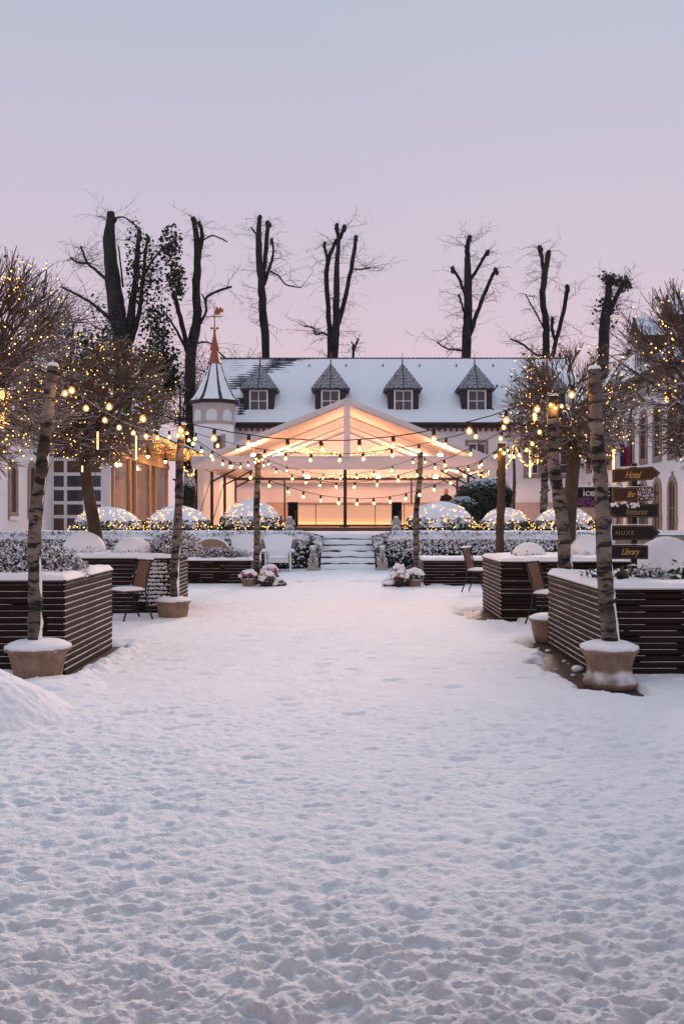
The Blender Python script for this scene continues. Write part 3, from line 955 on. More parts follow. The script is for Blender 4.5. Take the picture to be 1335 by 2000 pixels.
# roof: eave out over the path, rising to the left
ez = EYE + .405 * 7.0
MB().box(-.1, 1.55, -.55, 12.15, ez - .07, ez - .003).build('eave_soffit', MATS['pavilion_timber'], pv)
MB().box(-.08, .06, -.05, 10.7, z_top + .2, ez - .07).build('frieze', MATS['pavilion_timber'], pv)
MB().add([(1.6, -.6, ez), (1.6, 12.2, ez), (-2.6, 12.2, ez + 2.2), (-2.6, -.6, ez + 2.2), (1.6, -.6, ez + .16), (1.6, 12.2, ez + .16), (-2.6, 12.2, ez + 2.36), (-2.6, -.6, ez + 2.36)],
         [(0, 1, 2, 3), (0, 4, 5, 1), (3, 7, 4, 0), (1, 5, 6, 2)]).build('soffit', MATS['pavilion_timber'], pv)
MB().add([(1.66, -.66, ez + .165), (1.66, 12.26, ez + .165), (-2.6, 12.26, ez + 2.37), (-2.6, -.66, ez + 2.37)], [(0, 1, 2, 3)]).build('roof', MATS['snowy_slate'], pv)
for i in range(9):
    MB().beam((1.5, .3 + i * 1.4, ez - .13), (-.05, .3 + i * 1.4, ez - .13), .09, .11).build('rafter', MATS['pavilion_timber'], pv)
for i, yy in enumerate((1.5, 5.0, 8.5)):
    t = thing('soffit_lamp', (-7.6, 34.2 + yy, ez - .55), ('nearest of the', 'middle of the', 'farthest of the')[i] + ' warm lamps under the pavilion eave', 'lamp', 'lamps under the pavilion eave')
    MB().lathe([(.03, .5), (.03, .14), (.09, .1), (.1, 0)], 10).build('fitting', m_iron, t)
    MB().ball((0, 0, -.03), .07, 10, 6).build('globe', m_strip, t, True)
    ld = bpy.data.lights.new('lamp', 'POINT'); ld.energy = 60; ld.color = (1, .48, .18); ld.shadow_soft_size = .09
    lo = bpy.data.objects.new('lamp', ld); lo.location = (0, 0, -.16); link(lo, t)

# ------------------------------------------------------------------ event tent on its deck
DZ = TZ + .13
dk = thing('stage_deck', (0, 33.4, TZ - .02), 'low brown wooden deck under the tent', 'deck')
for i in range(26):
    MB().box(-5.9, 6.1, .001 + i * .55, .545 + i * .55, .0, .145).build('plank', m_deck, dk)
te = thing('event_tent', (.1, 35.0, DZ), 'white gabled event tent with open front glowing orange inside', 'tent')
HW, EZ, AZ = 5.72, 3.50 - DZ, 5.86 - DZ
FY = (0.0, 4.2, 8.4, 12.6)
for yy in FY:
    for sx in (-1, 1):
        MB().box(sx * HW - .06, sx * HW + .06, yy - .06, yy + .06, -.02, EZ).build('post', m_steel, te)
        MB().beam((sx * (HW + .02), yy, EZ), (0, yy, AZ - .06), .07, .09).build('rafter', m_fabric, te)
for sx in (-1, 1):
    MB().beam((sx * HW, 0, EZ - .03), (sx * HW, 12.6, EZ - .03), .1, .12).build('eave_beam', m_steel, te)
    for yy in (0, 4.2):
        MB().beam((sx * HW, yy + .1, 0.1), (sx * HW, yy + 4.1, EZ - .3), .025).build('brace', m_steel, te)
    # corner struts under the eave
    for yy in FY[1:]:
        MB().beam((sx * HW, yy, EZ - .5), (sx * (HW - 1.3), yy, EZ + .18), .07).build('knee_brace', m_steel, te)
    gx, gy = np.meshgrid(np.linspace(0, 1, 24), np.linspace(-.12, 12.8, 40))
    X_ = sx * (HW + .12) * (1 - gx); Z_ = EZ - .02 + (AZ - EZ + .06) * gx - .10 * np.sin(gx * math.pi) * np.abs(np.sin(gy / 4.2 * math.pi)) + .05
    np_mesh('roof_panel', np.stack([X_, gy, Z_], -1).reshape(-1, 3), grid_faces(40, 24), m_tentroof, te, True)
    X2 = X_ * 1.004; Z2 = Z_ + .012 + .05 * fbm(gx * 6 + 3, gy, 17, 3) * np.clip(gx * 6, 0, 1) * np.clip((1 - gx) * 8, .2, 1)
    np_mesh('roof_snow', np.stack([X2, gy, Z2], -1).reshape(-1, 3), grid_faces(40, 24), m_snow, te, True)
# front trim: rake bands, king post, valance
for sx in (-1, 1):
    MB().prism([(sx * (HW + .16), EZ - .06), (sx * (HW + .16), EZ + .12), (0, AZ + .16), (0, AZ - .06)], -.2, -.13).build('rake_band', m_tenttrim, te, fix=True)
MB().box(-.12, .12, -.22, -.135, EZ + .2, AZ + .12).build('king_post', m_tenttrim, te)
MB().box(-HW - .12, HW + .12, -.25, -.2, EZ - .2, EZ + .28).build('valance', m_tenttrim, te)
MB().box(-HW - .12, HW + .12, -.27, -.19, EZ + .28, EZ + .31).build('valance_snow', m_snow, te)
MB().box(-HW, HW, 12.62, 12.66, EZ - .25, EZ + .05).build('back_valance', m_tentroof, te)
MB().add([(-HW, 12.64, EZ + .06), (HW, 12.64, EZ + .06), (0, 12.64, AZ - .05)], [(0, 1, 2)]).build('back_gable', m_tentroof, te)
MB().box(-HW, HW, 12.5, 12.6, EZ - .12, EZ).build('back_beam', m_steel, te)
MB().box(-.13, -.01, -.16, -.04, -.02, EZ - .2).build('front_post', m_steel, te)
MB().box(-.3, .12, -.3, .1, -.02, .03).build('post_foot', m_steel, te)
MB().box(-.12, 0, 4.1, 4.22, -.02, EZ - .1).build('inner_post', m_steel, te)
for x_ in (-3.2, 3.3):
    MB().box(x_, x_ + .08, 12.3, 12.38, -.02, EZ).build('back_post', m_steel, te)


def flood(loc, label, power, col=(1, .44, .23)):
    t = thing('tent_floodlight', loc, label, 'lamp', 'warm floodlights inside the tent')
    MB().box(-.12, .12, -.05, .08, -.1, .08).beam((0, .02, .05), (0, .02, .35), .03).build('housing', m_iron, t)
    MB().box(-.1, .1, -.065, -.051, -.08, .06).build('lens', m_strip, t)
    ld = bpy.data.lights.new('lamp', 'POINT'); ld.energy = power; ld.color = col; ld.shadow_soft_size = .15
    lo = bpy.data.objects.new('lamp', ld); lo.location = (0, -.3, .05); link(lo, t)


flood(P(815, 903, 44), 'warm floodlight high inside the tent at the garland end near the bar speaker', 470)
flood(P(548, 903, 44), 'warm floodlight high inside the tent at the garland end over the dome bushes', 470)
flood(P(682, 903, 39.5), 'warm floodlight high inside the tent behind the king post', 360)
flood((-3.6, 36.6, 3.95), 'added unseen fill light behind the tent valance on the pavilion side', 200)  # this and the next: unseen, added to backlight the valance and rake bands
flood((3.8, 36.6, 3.95), 'added unseen fill light behind the tent valance on the peeled pole side', 200)

flood(P(600, 931, 45.5), 'warm floodlight on the back beam of the tent above the tallest dome bush', 190, (1, .62, .52))
flood(P(738, 931, 45.5), 'warm floodlight on the back beam of the tent right above the bar', 190, (1, .62, .52))
flood(P(850, 931, 45.5), 'warm floodlight on the back beam of the tent above the standing person', 190, (1, .62, .52))

bar = thing('bar_counter', (0, 37.6, DZ), 'long white panel bar counter glowing orange from its foot', 'bar')
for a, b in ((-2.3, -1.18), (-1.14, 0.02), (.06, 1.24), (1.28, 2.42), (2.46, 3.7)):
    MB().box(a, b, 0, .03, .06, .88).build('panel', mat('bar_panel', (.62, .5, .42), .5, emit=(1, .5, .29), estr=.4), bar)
for a in (-1.18, .02, 1.24, 2.42):
    MB().box(a + .002, a + .038, .004, .028, .04, .9).build('joint', mat('bar_joint', (.28, .18, .13), .5), bar)
MB().box(-2.35, 3.75, -.06, .5, .885, .92).build('counter_top', mat('bar_top', (.3, .2, .15), .4), bar)
MB().box(-2.3, 3.7, -.12, -.08, .0, .03).build('light_strip', m_strip, bar)
MB().box(-2.3, 3.7, -.16, -.125, .0, .07).build('strip_cover', m_deck, bar)
for x_, nm in ((P(572, 0, 35.6).x, 'black box loudspeaker at the bar end beside the largest dome bush'), (P(774, 0, 35.6).x, 'black box loudspeaker at the bar behind the cherub statue')):
    sp = thing('loudspeaker', (x_, 35.6, DZ), nm, 'loudspeaker', 'loudspeakers in front of the bar')
    MB().box(-.19, .19, -.16, .16, .0, .95).build('cabinet', m_iron, sp)
    MB().box(-.16, .16, -.172, -.161, .06, .9).build('grille', mat('speaker_grille', (.012, .01, .01), .8, bump=.8, bscale=300), sp)
    for i in range(5):
        MB().box(.08, .14, -.178, -.173, .3 + i * .07, .33 + i * .07).build('badge', m_goldline, sp)


# ================================================================== THINGS IN THE COURTYARD
def wavy_strip(length, w, h, seed, gaps=.0):
    """thin settled snow along a ledge: length along x, 0..w in -y, bumpy top; breaks off here and there"""
    n = max(8, int(length / .05))
    m = MB()
    rg_ = random.Random(seed)
    run = True
    ph = rg_.uniform(0, 50)
    for i in range(n):
        x0, x1 = length * i / n, length * (i + 1) / n
        def q(x): return float(fbm(np.array(x * 5 + ph), np.array(seed * .37), 9, 3))
        if gaps > 0 and q(x0 * .5) < gaps: continue
        h0, h1 = h * (.35 + 1.3 * q(x0)), h * (.35 + 1.3 * q(x1))
        w0, w1 = w * (.6 + .7 * q(x0 + 9)), w * (.6 + .7 * q(x1 + 9))
        m.add([(x0, 0, 0), (x1, 0, 0), (x1, 0, h1), (x0, 0, h0), (x0, -w0, .0), (x1, -w1, .0), (x1, -w1 * .85, h1 * .7), (x0, -w0 * .85, h0 * .7)],
              [(3, 2, 6, 7), (7, 6, 5, 4), (0, 3, 7, 4), (1, 5, 6, 2)])
    return m


def planter(key, label, seed, crust=None):
    x0, x1, y0, y1, h, n = PL[key]
    inner = x1 if x1 < 0 else x0              # face towards the middle of the courtyard
    sgn = 1 if x1 < 0 else -1
    t = thing('slatted_planter', ((x0 + x1) / 2, (y0 + y1) / 2, 0), label, 'planter', 'dark slatted planters along the courtyard')
    ox, oy = (x0 + x1) / 2, (y0 + y1) / 2
    X0, X1, Y0, Y1 = x0 - ox, x1 - ox, y0 - oy, y1 - oy
    MB().box(X0 + .035, X1 - .035, Y0 + .035, Y1 - .035, 0, h - .04).build('core', m_core, t)
    # slats: shared meshes
    ph = (h - .05) / n
    sh_ = ph - .014
    rg_ = random.Random(seed)

    def slat_mesh(L):
        m = MB()
        k = 6
        d, b = .026, .004
        prof = [(0, 0), (-d + b, 0), (-d, b), (-d, sh_ - b), (-d + b, sh_), (0, sh_)]
        vs = [(x, y, z) for x in (0, L) for y, z in prof]
        return m.add(vs, [(i, i + k, (i + 1) % k + k, (i + 1) % k) for i in range(k)] + [tuple(range(k))[::-1], tuple(range(k, 2 * k))])
    faces = [('f', X1 - X0 - .07, (X0 + .035, Y0 + .034, 0), 0.0), ('s', Y1 - Y0 - .02, None, None)]
    for nm, L, lo, rz in faces:
        me = slat_mesh(L).mesh('slat'); me.materials.append(m_slat)
        snm = []
        for v in range(5):
            sm = wavy_strip(L, .014, .0035 if nm == 'f' else .0055, seed * 10 + v + (50 if nm == 's' else 0), -.1 if nm == 's' else .36).mesh('snow_ridge', True); sm.materials.append(m_snow)
            snm.append(sm)
        if nm == 's':
            if sgn > 0: lo, rz = (X1 - .036, Y0 + .01, 0), R(90)
            else: lo, rz = (X0 + .036, Y1 - .01, 0), R(-90)
        for i in range(n):
            o = bpy.data.objects.new('slat', me); link(o, t)
            o.location = (lo[0] + rg_.uniform(-.002, .002), lo[1] + rg_.uniform(-.002, .002), .015 + i * ph)
            o.rotation_euler = (0, rg_.uniform(-.0012, .0012), rz)
            sn_ = bpy.data.objects.new('snow_ridge', snm[rg_.randrange(5)]); link(sn_, o)
            sn_.location = (0, -.008, sh_)
    # blank returns for the sides the photograph does not show
    bx = X0 if sgn > 0 else X1
    MB().box(min(bx, bx + sgn * .034), max(bx, bx + sgn * .034), Y0 + .036, Y1 - .036, .015, h - .05).build('side_board', m_slat, t)
    MB().box(X0 + .036, X1 - .036, Y1 - .034, Y1 - .01, .015, h - .05).build('back_board', m_slat, t)
    # rim boards and the snow lying on them
    rw_ = .14
    MB().box(X0, X1, Y0 - .012, Y0 + rw_, h - .034, h).box(X0, X1, Y1 - rw_, Y1, h - .034, h).box(X0, X0 + rw_, Y0 + rw_, Y1 - rw_, h - .034, h).box(X1 - rw_, X1, Y0 + rw_, Y1 - rw_, h - .034, h).build('rim', m_slat, t)
    gx, gy = np.meshgrid(np.linspace(X0 - .004, X1 + .004, 120), np.linspace(Y0 - .014, Y1 + .004, 70))
    edge = np.minimum(np.minimum(gx - X0 + .004, X1 + .004 - gx), np.minimum(gy - Y0 + .014, Y1 + .004 - gy))
    gz = h + .004 + .05 * sstep(edge, 0, .05) * (.55 + .9 * fbm(gx * 5, gy * 5, seed, 3)) - .012 * (1 - sstep(edge, 0, .012))
    np_mesh('snow_layer', np.stack([gx, gy, gz], -1).reshape(-1, 3), grid_faces(70, 120), m_snow, t, True)
    if crust:       # wind-blown snow stuck to the front slats
        cx0, cx1, cz0, cz1, cn = crust
        V, F = [], []
        g_ = np.random.default_rng(seed)
        pos = np.stack([g_.normal((cx0 + cx1) / 2, (cx1 - cx0) / 4, cn) - ox, np.full(cn, Y0 + .006) - g_.uniform(0, .006, cn), np.round(g_.uniform(cz0, cz1, cn) / ph) * ph + .02 + g_.normal(0, .008, cn)], 1)
        leaves('snow_crust', pos, np.tile([0, -1.0, .4], (cn, 1)), .022, m_snow, t, seed, .3, .35)
    return t


planter('L1', 'dark slatted planter with heather behind the leaning birch pole and snow heap', 1)
planter('R1', 'dark slatted planter with the signpost standing in it', 2)
planter('L2', 'dark slatted planter with snow stuck on its front beside a bistro chair', 3, (-3.15, -2.72, .2, .9, 900))
planter('R2', 'dark slatted planter with round snow cushions behind the signpost planter', 4)
planter('L3', 'low dark slatted planter in front of the white garden chairs', 5)
planter('R3', 'low dark slatted planter beside the snow covered flower pots', 6)


def pot(x, y, prof, label, seed, cap_r, cap_h):
    t = thing('stone_pot', (x, y, .01), label, 'pot', 'stone pots holding birch poles')
    rg_ = random.Random(seed)
    MB().lathe(prof, 36, jit=.012, rg=rg_).build('bowl', m_pot, t, True)
    top = prof[-1][1]
    m = MB()
    rows = []
    for i in range(9):
        f = i / 8
        rr = cap_r * (1 - f ** 1.6)
        zz = top - .02 + cap_h * math.sin(min(1, f * 1.25) * math.pi / 2) if i else top - .045
        rows.append((max(rr * (1.0 if i else .99), .004), zz))
    m.lathe(rows, 36, jit=.03, rg=rg_)
    m.build('snow_cap', m_snow, t, True)
    return t


bowl_a = [(.19, 0), (.21, .03), (.225, .14), (.255, .27), (.27, .31), (.3, .325), (.3, .37), (.26, .375)]
bowl_b = [(.235, 0), (.24, .06), (.205, .14), (.2, .2), (.235, .3), (.262, .335), (.262, .385), (.23, .39)]
bowl_c = [(.19, 0), (.205, .05), (.23, .17), (.235, .25), (.265, .27), (.265, .315), (.23, .32)]
pot(-2.86, 8.62, bowl_a, 'large stone pot beside the snow heap, holding the leaning birch pole', 1, .295, .07)
pot(2.44, 8.5, bowl_b, 'waisted stone pot in front of the signpost planter', 2, .255, .06)
pot(-2.57, 13.85, bowl_c, 'round stone pot beside the wooden bistro chair', 3, .26, .06)
pot(2.57, 11.5, bowl_c, 'stone pot half hidden behind the signpost planter', 4, .26, .06)


def birch(pts, r0, r1, label, seed, snow_side=True, m=None):
    base = Vector((pts[0][0], pts[0][1], pts[0][2]))
    t = thing('birch_pole', base, label, 'pole', 'birch poles carrying the lights')
    rg_ = random.Random(seed)
    # resample with slight wander
    P_ = [Vector(p) - base for p in pts]
    L = sum((b - a).length for a, b in zip(P_[:-1], P_[1:]))
    n = 46
    out, rad = [], []
    for i in range(n + 1):
        s_ = i / n * L
        for a, b in zip(P_[:-1], P_[1:]):
            d = (b - a).length
            if s_ <= d + 1e-6: break
            s_ -= d
        q = a.lerp(b, min(1, s_ / d))
        out.append(q + Vector((rg_.uniform(-1, 1), rg_.uniform(-1, 1), 0)) * r0 * .045 + Vector((math.sin(i * .21 + seed) * .012, 0, 0)))
        r = r0 + (r1 - r0) * i / n
        rad.append(r * (1 + rg_.uniform(-.05, .05) + (.14 if rg_.random() < .1 else 0)))
    MB().tube(out, rad, 14).build('trunk', m or m_birch, t, True)
    k = MB()
    for i in range(5):         # stubs where twigs were cut
        j = rg_.randrange(4, n - 2)
        a = rg_.uniform(0, 6.28)
        d = Vector((math.cos(a), math.sin(a), .5))
        k.tube([out[j], out[j] + d * rad[j] * 1.5], [rad[j] * .35, rad[j] * .22], 6)
    k.build('branch_stubs', m or m_birch, t, True, kind='stuff')
    if snow_side:
        # snow blown against the right hand side of the bark, thicker near the ground
        sn_ = MB()
        ang0 = rg_.uniform(-.5, -.2)
        rows = []
        for i in range(n + 1):
            f = float(fbm(np.array(i * .33 + seed * 7.7), np.array(.5), 13, 3))
            wv = max(0.0, f - .36 - .42 * (i / n)) * 1.9
            rows.append([out[i] + Vector((math.cos(ang0 + wv * q), math.sin(ang0 + wv * q), 0)) * (rad[i] * (.97 if wv < .02 else (.99, 1.07, 1.09, .99)[k_])) for k_, q in enumerate((-1, -.4, .4, 1))])
        for i in range(n):
            sn_.add(rows[i] + rows[i + 1], [(0, 1, 5, 4), (1, 2, 6, 5), (2, 3, 7, 6)])
        if sn_.v: sn_.build('snow_streak', m_snow, t, True, kind='stuff')
    top = out[-1]
    MB().lathe([(r1 * 1.05, 0), (r1 * 1.12, .012), (r1 * .8, .035), (.004, .045)], 12, top, jit=.05, rg=rg_).build('snow_cap', m_snow, t, True)
    return base + top


tops = {}
def pole(key, px, Y, z0, r0, r1, label, seed, **k):
    pts = [P(x, y, Y) for x, y in px]
    pts[0].z = z0
    tops[key] = birch(pts, r0, r1, label, seed, **k)


pole('L1', [(66, 1262), (72, 1000), (88, 840), (106, 716)], 8.62, .36, .066, .05, 'leaning birch pole in the large stone pot beside the snow heap', 1)
pole('R1', [(1189, 1280), (1178, 1040), (1165, 880), (1162, 722)], 8.5, .38, .078, .056, 'thick birch pole standing just in front of the signpost', 2)
pole('L2', [(341, 1170), (347, 1000), (352, 900), (357, 830)], 13.85, .31, .07, .052, 'birch pole in the round stone pot by the bistro chair', 3)
pole('R2', [(1108, 1250), (1098, 1040), (1082, 900), (1076, 774)], 11.5, .31, .085, .07, 'birch pole rising behind the signpost planter in front of the leafy tree', 4)
pole('L3', [(501, 1140), (502, 1000), (503, 940), (504, 886)], 20.2, .0, .088, .06, 'slim birch pole in front of the white garden chairs', 5)
pole('R4', [(811, 1142), (813, 1000), (818, 940), (820, 884)], 20.15, .0, .07, .055, 'slim birch pole rising behind the snow covered flower pots', 6)
pole('R3', [(976, 1120), (977, 1000), (978, 920), (980, 866)], 16.4, .0, .078, .068, 'brown peeled pole standing behind the cushion planter', 7, m=m_greybark, snow_side=False)
pole('T1', [(1003, 1020), (1003, 930), (1003, 872)], 30.0, TZ, .055, .045, 'thin dark post carrying the rope garland on the terrace', 8, m=m_greybark, snow_side=False)
pole('T2', [(1062, 1020), (1062, 930), (1062, 850)], 30.0, TZ, .13, .11, 'stout birch pole on the terrace in front of the far windows', 9)

# ------------------------------------------------------------------ festoon strings
bulb_me = MB().lathe([(.012, .0), (.015, -.006), (.025, -.014), (.033, -.027), (.036, -.042), (.033, -.058), (.021, -.071), (.004, -.077)][::-1], 14).mesh('bulb', True); bulb_me.materials.append(m_bulbglass)
core_me = MB().ball((0, 0, -.04), (.0145, .0145, .0175), 10, 6).mesh('filament_core', True); core_me.materials.append(m_bulb)
sock_me = MB().lathe([(.02, .0), (.021, .03), (.017, .05), (.008, .06)], 10).mesh('socket', True); sock_me.materials.append(m_socket)


def festoon(a, b, sag, n, label, k0=.5, sc=.92, r=.0055, seed=0, drop=None):
    a, b = Vector(a), Vector(b)
    t = thing('festoon_string', a, label, 'string lights', 'festoon bulb strings over the courtyard')
    rg_ = random.Random(seed)
    def at(u_):
        q = (b - a) * u_
        q.z -= sag * 4 * u_ * (1 - u_)
        return q
    N = 48
    MB().tube([at(i / N) + Vector((0, 0, rg_.uniform(-.004, .004))) for i in range(N + 1)], r, 6).build('cable', m_cable, t, True)
    for i in range(n):
        u_ = (i + k0) / n + rg_.uniform(-.1, .1) / n
        p = at(min(max(u_, .01), .99)) - Vector((0, 0, .058 * sc))
        o = bpy.data.objects.new('bulb', bulb_me); link(o, t)
        o.location = p
        o.rotation_euler = (rg_.uniform(-.2, .2), rg_.uniform(-.22, .22), 0)
        o.scale = (sc, sc, sc)
        s_ = bpy.data.objects.new('socket', sock_me); link(s_, o)
        link(bpy.data.objects.new('filament_core', core_me), o)


T = {k: v - Vector((0, 0, .05)) for k, v in tops.items()}
festoon(T['L1'], T['R1'], .62, 15, 'topmost bulb string from the leaning birch pole across to the signpost pole', seed=1)
festoon(T['L1'] + Vector((0, .05, -.02)), T['L2'], .22, 9, 'bulb string from the leaning birch pole back to the pole by the bistro chair', seed=2)
festoon(T['L2'], T['R2'], .52, 14, 'second bulb string across, from the bistro chair pole to the leafy tree pole', seed=3)
festoon(T['L2'] + Vector((0, 0, -.03)), T['R3'], .98, 19, 'lowest sagging bulb string from the bistro chair pole to the brown peeled pole', seed=4)
festoon(T['L3'], T['R4'], .42, 9, 'short bulb string between the two slim birch poles before the steps', seed=5)
festoon(T['L2'] + Vector((0, .05, 0)), T['L3'], .3, 8, 'bulb string from the bistro chair pole back to the slim pole by the white chairs', seed=6)
festoon(T['R4'], T['R3'], .32, 7, 'bulb string from the slim pole by the flower pots to the brown peeled pole', seed=7)
festoon(T['R3'], T['R2'], .3, 8, 'bulb string from the brown peeled pole forward to the leafy tree pole', seed=8)
festoon(T['L3'] + Vector((0, 0, -.06)), T['R2'], .75, 14, 'long bulb string from the slim pole by the white chairs to the leafy tree pole', seed=9)
for k_, (dx, lab) in {'L2': (.06, 'bistro chair pole'), 'L3': (.07, 'slim pole by the white chairs'), 'R3': (-.1, 'brown peeled pole'), 'R2': (-.03, 'leafy tree pole')}.items():
    festoon(tops[k_] + Vector((-.09, -.13, .01)), tops[k_] + Vector((.12, -.1, -.02)), .09, 3, 'bunched bulbs gathered at the head of the ' + lab, seed=len(lab), sc=.72)


def rope(pts, label, n, Y=None, r=.045, sag=True, cat='garland'):
    """dense garland of little lamps following pts"""
    pts = [Vector(p) for p in pts]
    t = thing('rope_garland', pts[0], label, cat, 'glowing rope garlands')
    N = 10
    path = []
    for i in range(len(pts) - 1):
        p0, p1, p2, p3 = pts[max(i - 1, 0)], pts[i], pts[i + 1], pts[min(i + 2, len(pts) - 1)]
        for j in range(N):
            u_ = j / N
            path.append(.5 * ((2 * p1) + (p2 - p0) * u_ + (2 * p0 - 5 * p1 + 4 * p2 - p3) * u_ * u_ + (3 * p1 - p0 - 3 * p2 + p3) * u_ ** 3) - pts[0])
    path.append(pts[-1] - pts[0])
    MB().tube(path, .012, 5).build('cable', m_cable, t)
    rg_ = random.Random(n)
    m = MB()
    for i in range(n):
        q = path[int(i / n * (len(path) - 1))].lerp(path[min(int(i / n * (len(path) - 1)) + 1, len(path) - 1)], (i / n * (len(path) - 1)) % 1)
        m.ball(q + Vector([rg_.uniform(-.03, .03) for _ in range(3)]), r * .6, 6, 4)
    m.build('lamps', m_rope, t, True, kind='stuff')


rope([P(x, y, 29.5) for x, y in ((984, 918), (992, 905), (998, 885), (1003, 870), (1010, 885), (1018, 900), (1030, 910), (1040, 905), (1045, 885))], 'glowing rope garland looping over the thin terrace post', 42, r=.04)
rope([P(x, y, 33.2) for x, y in ((360, 912), (363, 920), (370, 928), (378, 926), (381, 916))], 'short glowing garland loop at the corner of the tent by the pavilion', 16, r=.04)
rope([P(x, y, 33.2) for x, y in ((932, 922), (940, 930), (950, 928), (958, 918))], 'short glowing garland loop at the corner of the tent by the peeled pole', 16, r=.04)

# light net inside the tent gable
gl = thing('light_net', P(680, 900, 45.2), 'swag of tiny warm lights hung inside the tent gable', 'string lights')
g_ = np.random.default_rng(5)
m = MB()
o_ = P(680, 900, 45.2)
for i in range(520):
    u_ = g_.uniform(0, 1)
    x = 545 + 268 * u_
    top = 858 + 30 * math.sin(min(1, u_ * 1.6) * math.pi / 2) - 50 * max(0, u_ - .55) / .45 * 1.0
    y = top + g_.uniform(0, 22) * (.4 + .6 * math.sin(u_ * math.pi))
    m.ball(P(x, y, 45.2 + g_.uniform(-.5, .5)) - o_, .023, 6, 4)
for i in range(120):
    x = g_.uniform(620, 868)
    m.ball(P(x, 925 + g_.uniform(0, 9), 46) - o_, .02, 6, 4)
m.build('lamps', m_rope, gl, True, kind='stuff')
MB().tube([P(x, y, 45.2) - o_ for x, y in ((545, 858), (610, 878), (680, 892), (750, 882), (813, 842))], .015, 5).build('cable', m_cable, gl)

# icicle lights along the pavilion eave
ic = thing('icicle_light_curtain', (-7.0, 34.0, ez), 'dense curtain of tiny warm lights along the pavilion eave', 'string lights')
m = MB()
for i in range(520):
    yy = g_.uniform(-.4, 12.2)
    m.ball((.0 + g_.uniform(-.06, .1), yy, .1 - abs(g_.normal(0, .28)) * (.6 + .4 * math.sin(yy * 2.1))), .016, 5, 3)
m.build('lamps', m_icicle, ic, kind='stuff')
MB().tube([(0, -.4, .12), (0, 12.2, .12)], .012, 5).build('cable', m_cable, ic)


def light_tube(px, y0, y1, Y, label, w=.013):
    a, b = P(px, y0, Y), P(px, y1, Y)
    t = thing('light_tube', b, label, 'light tube', 'hanging falling-snow light tubes')
    MB().lathe([(w * .5, 0), (w, .01), (w, a.z - b.z - .04), (w * .6, a.z - b.z)], 8).build('tube', m_tube, t, True)
    MB().lathe([(w * 1.15, a.z - b.z - .04), (w * 1.15, a.z - b.z + .02)], 8).build('cap', m_cable, t)
    MB().tube([(0, 0, a.z - b.z), (.02, 0, a.z - b.z + .4)], .004, 4).build('cord', m_cable, t)


light_tube(3, 752, 836, 10.2, 'broad light tube hanging at the very edge of the white wing', .035)
light_tube(16, 752, 830, 10.4, 'slim light tube hanging second from the edge by the white wing', .02)
light_tube(266, 846, 898, 14.6, 'light tube hanging in the leaning leafy tree before the pavilion')
light_tube(191, 838, 878, 14.6, 'light tube hanging close to the leaning trunk of the leafy tree')
light_tube(161, 905, 922, 14.6, 'stubby light tube below the leafy tree by the glazed front')
light_tube(1034, 872, 932, 28, 'light tube above the looping rope garland', .03)
light_tube(1049, 858, 906, 28, 'light tube just beside the stout terrace birch pole', .03)
light_tube(1197, 872, 918, 14.8, 'light tube hanging between birch pole and flag')
light_tube(1301, 766, 786, 10.2, 'short bright light tube in the bare crown over the signpost', .02)

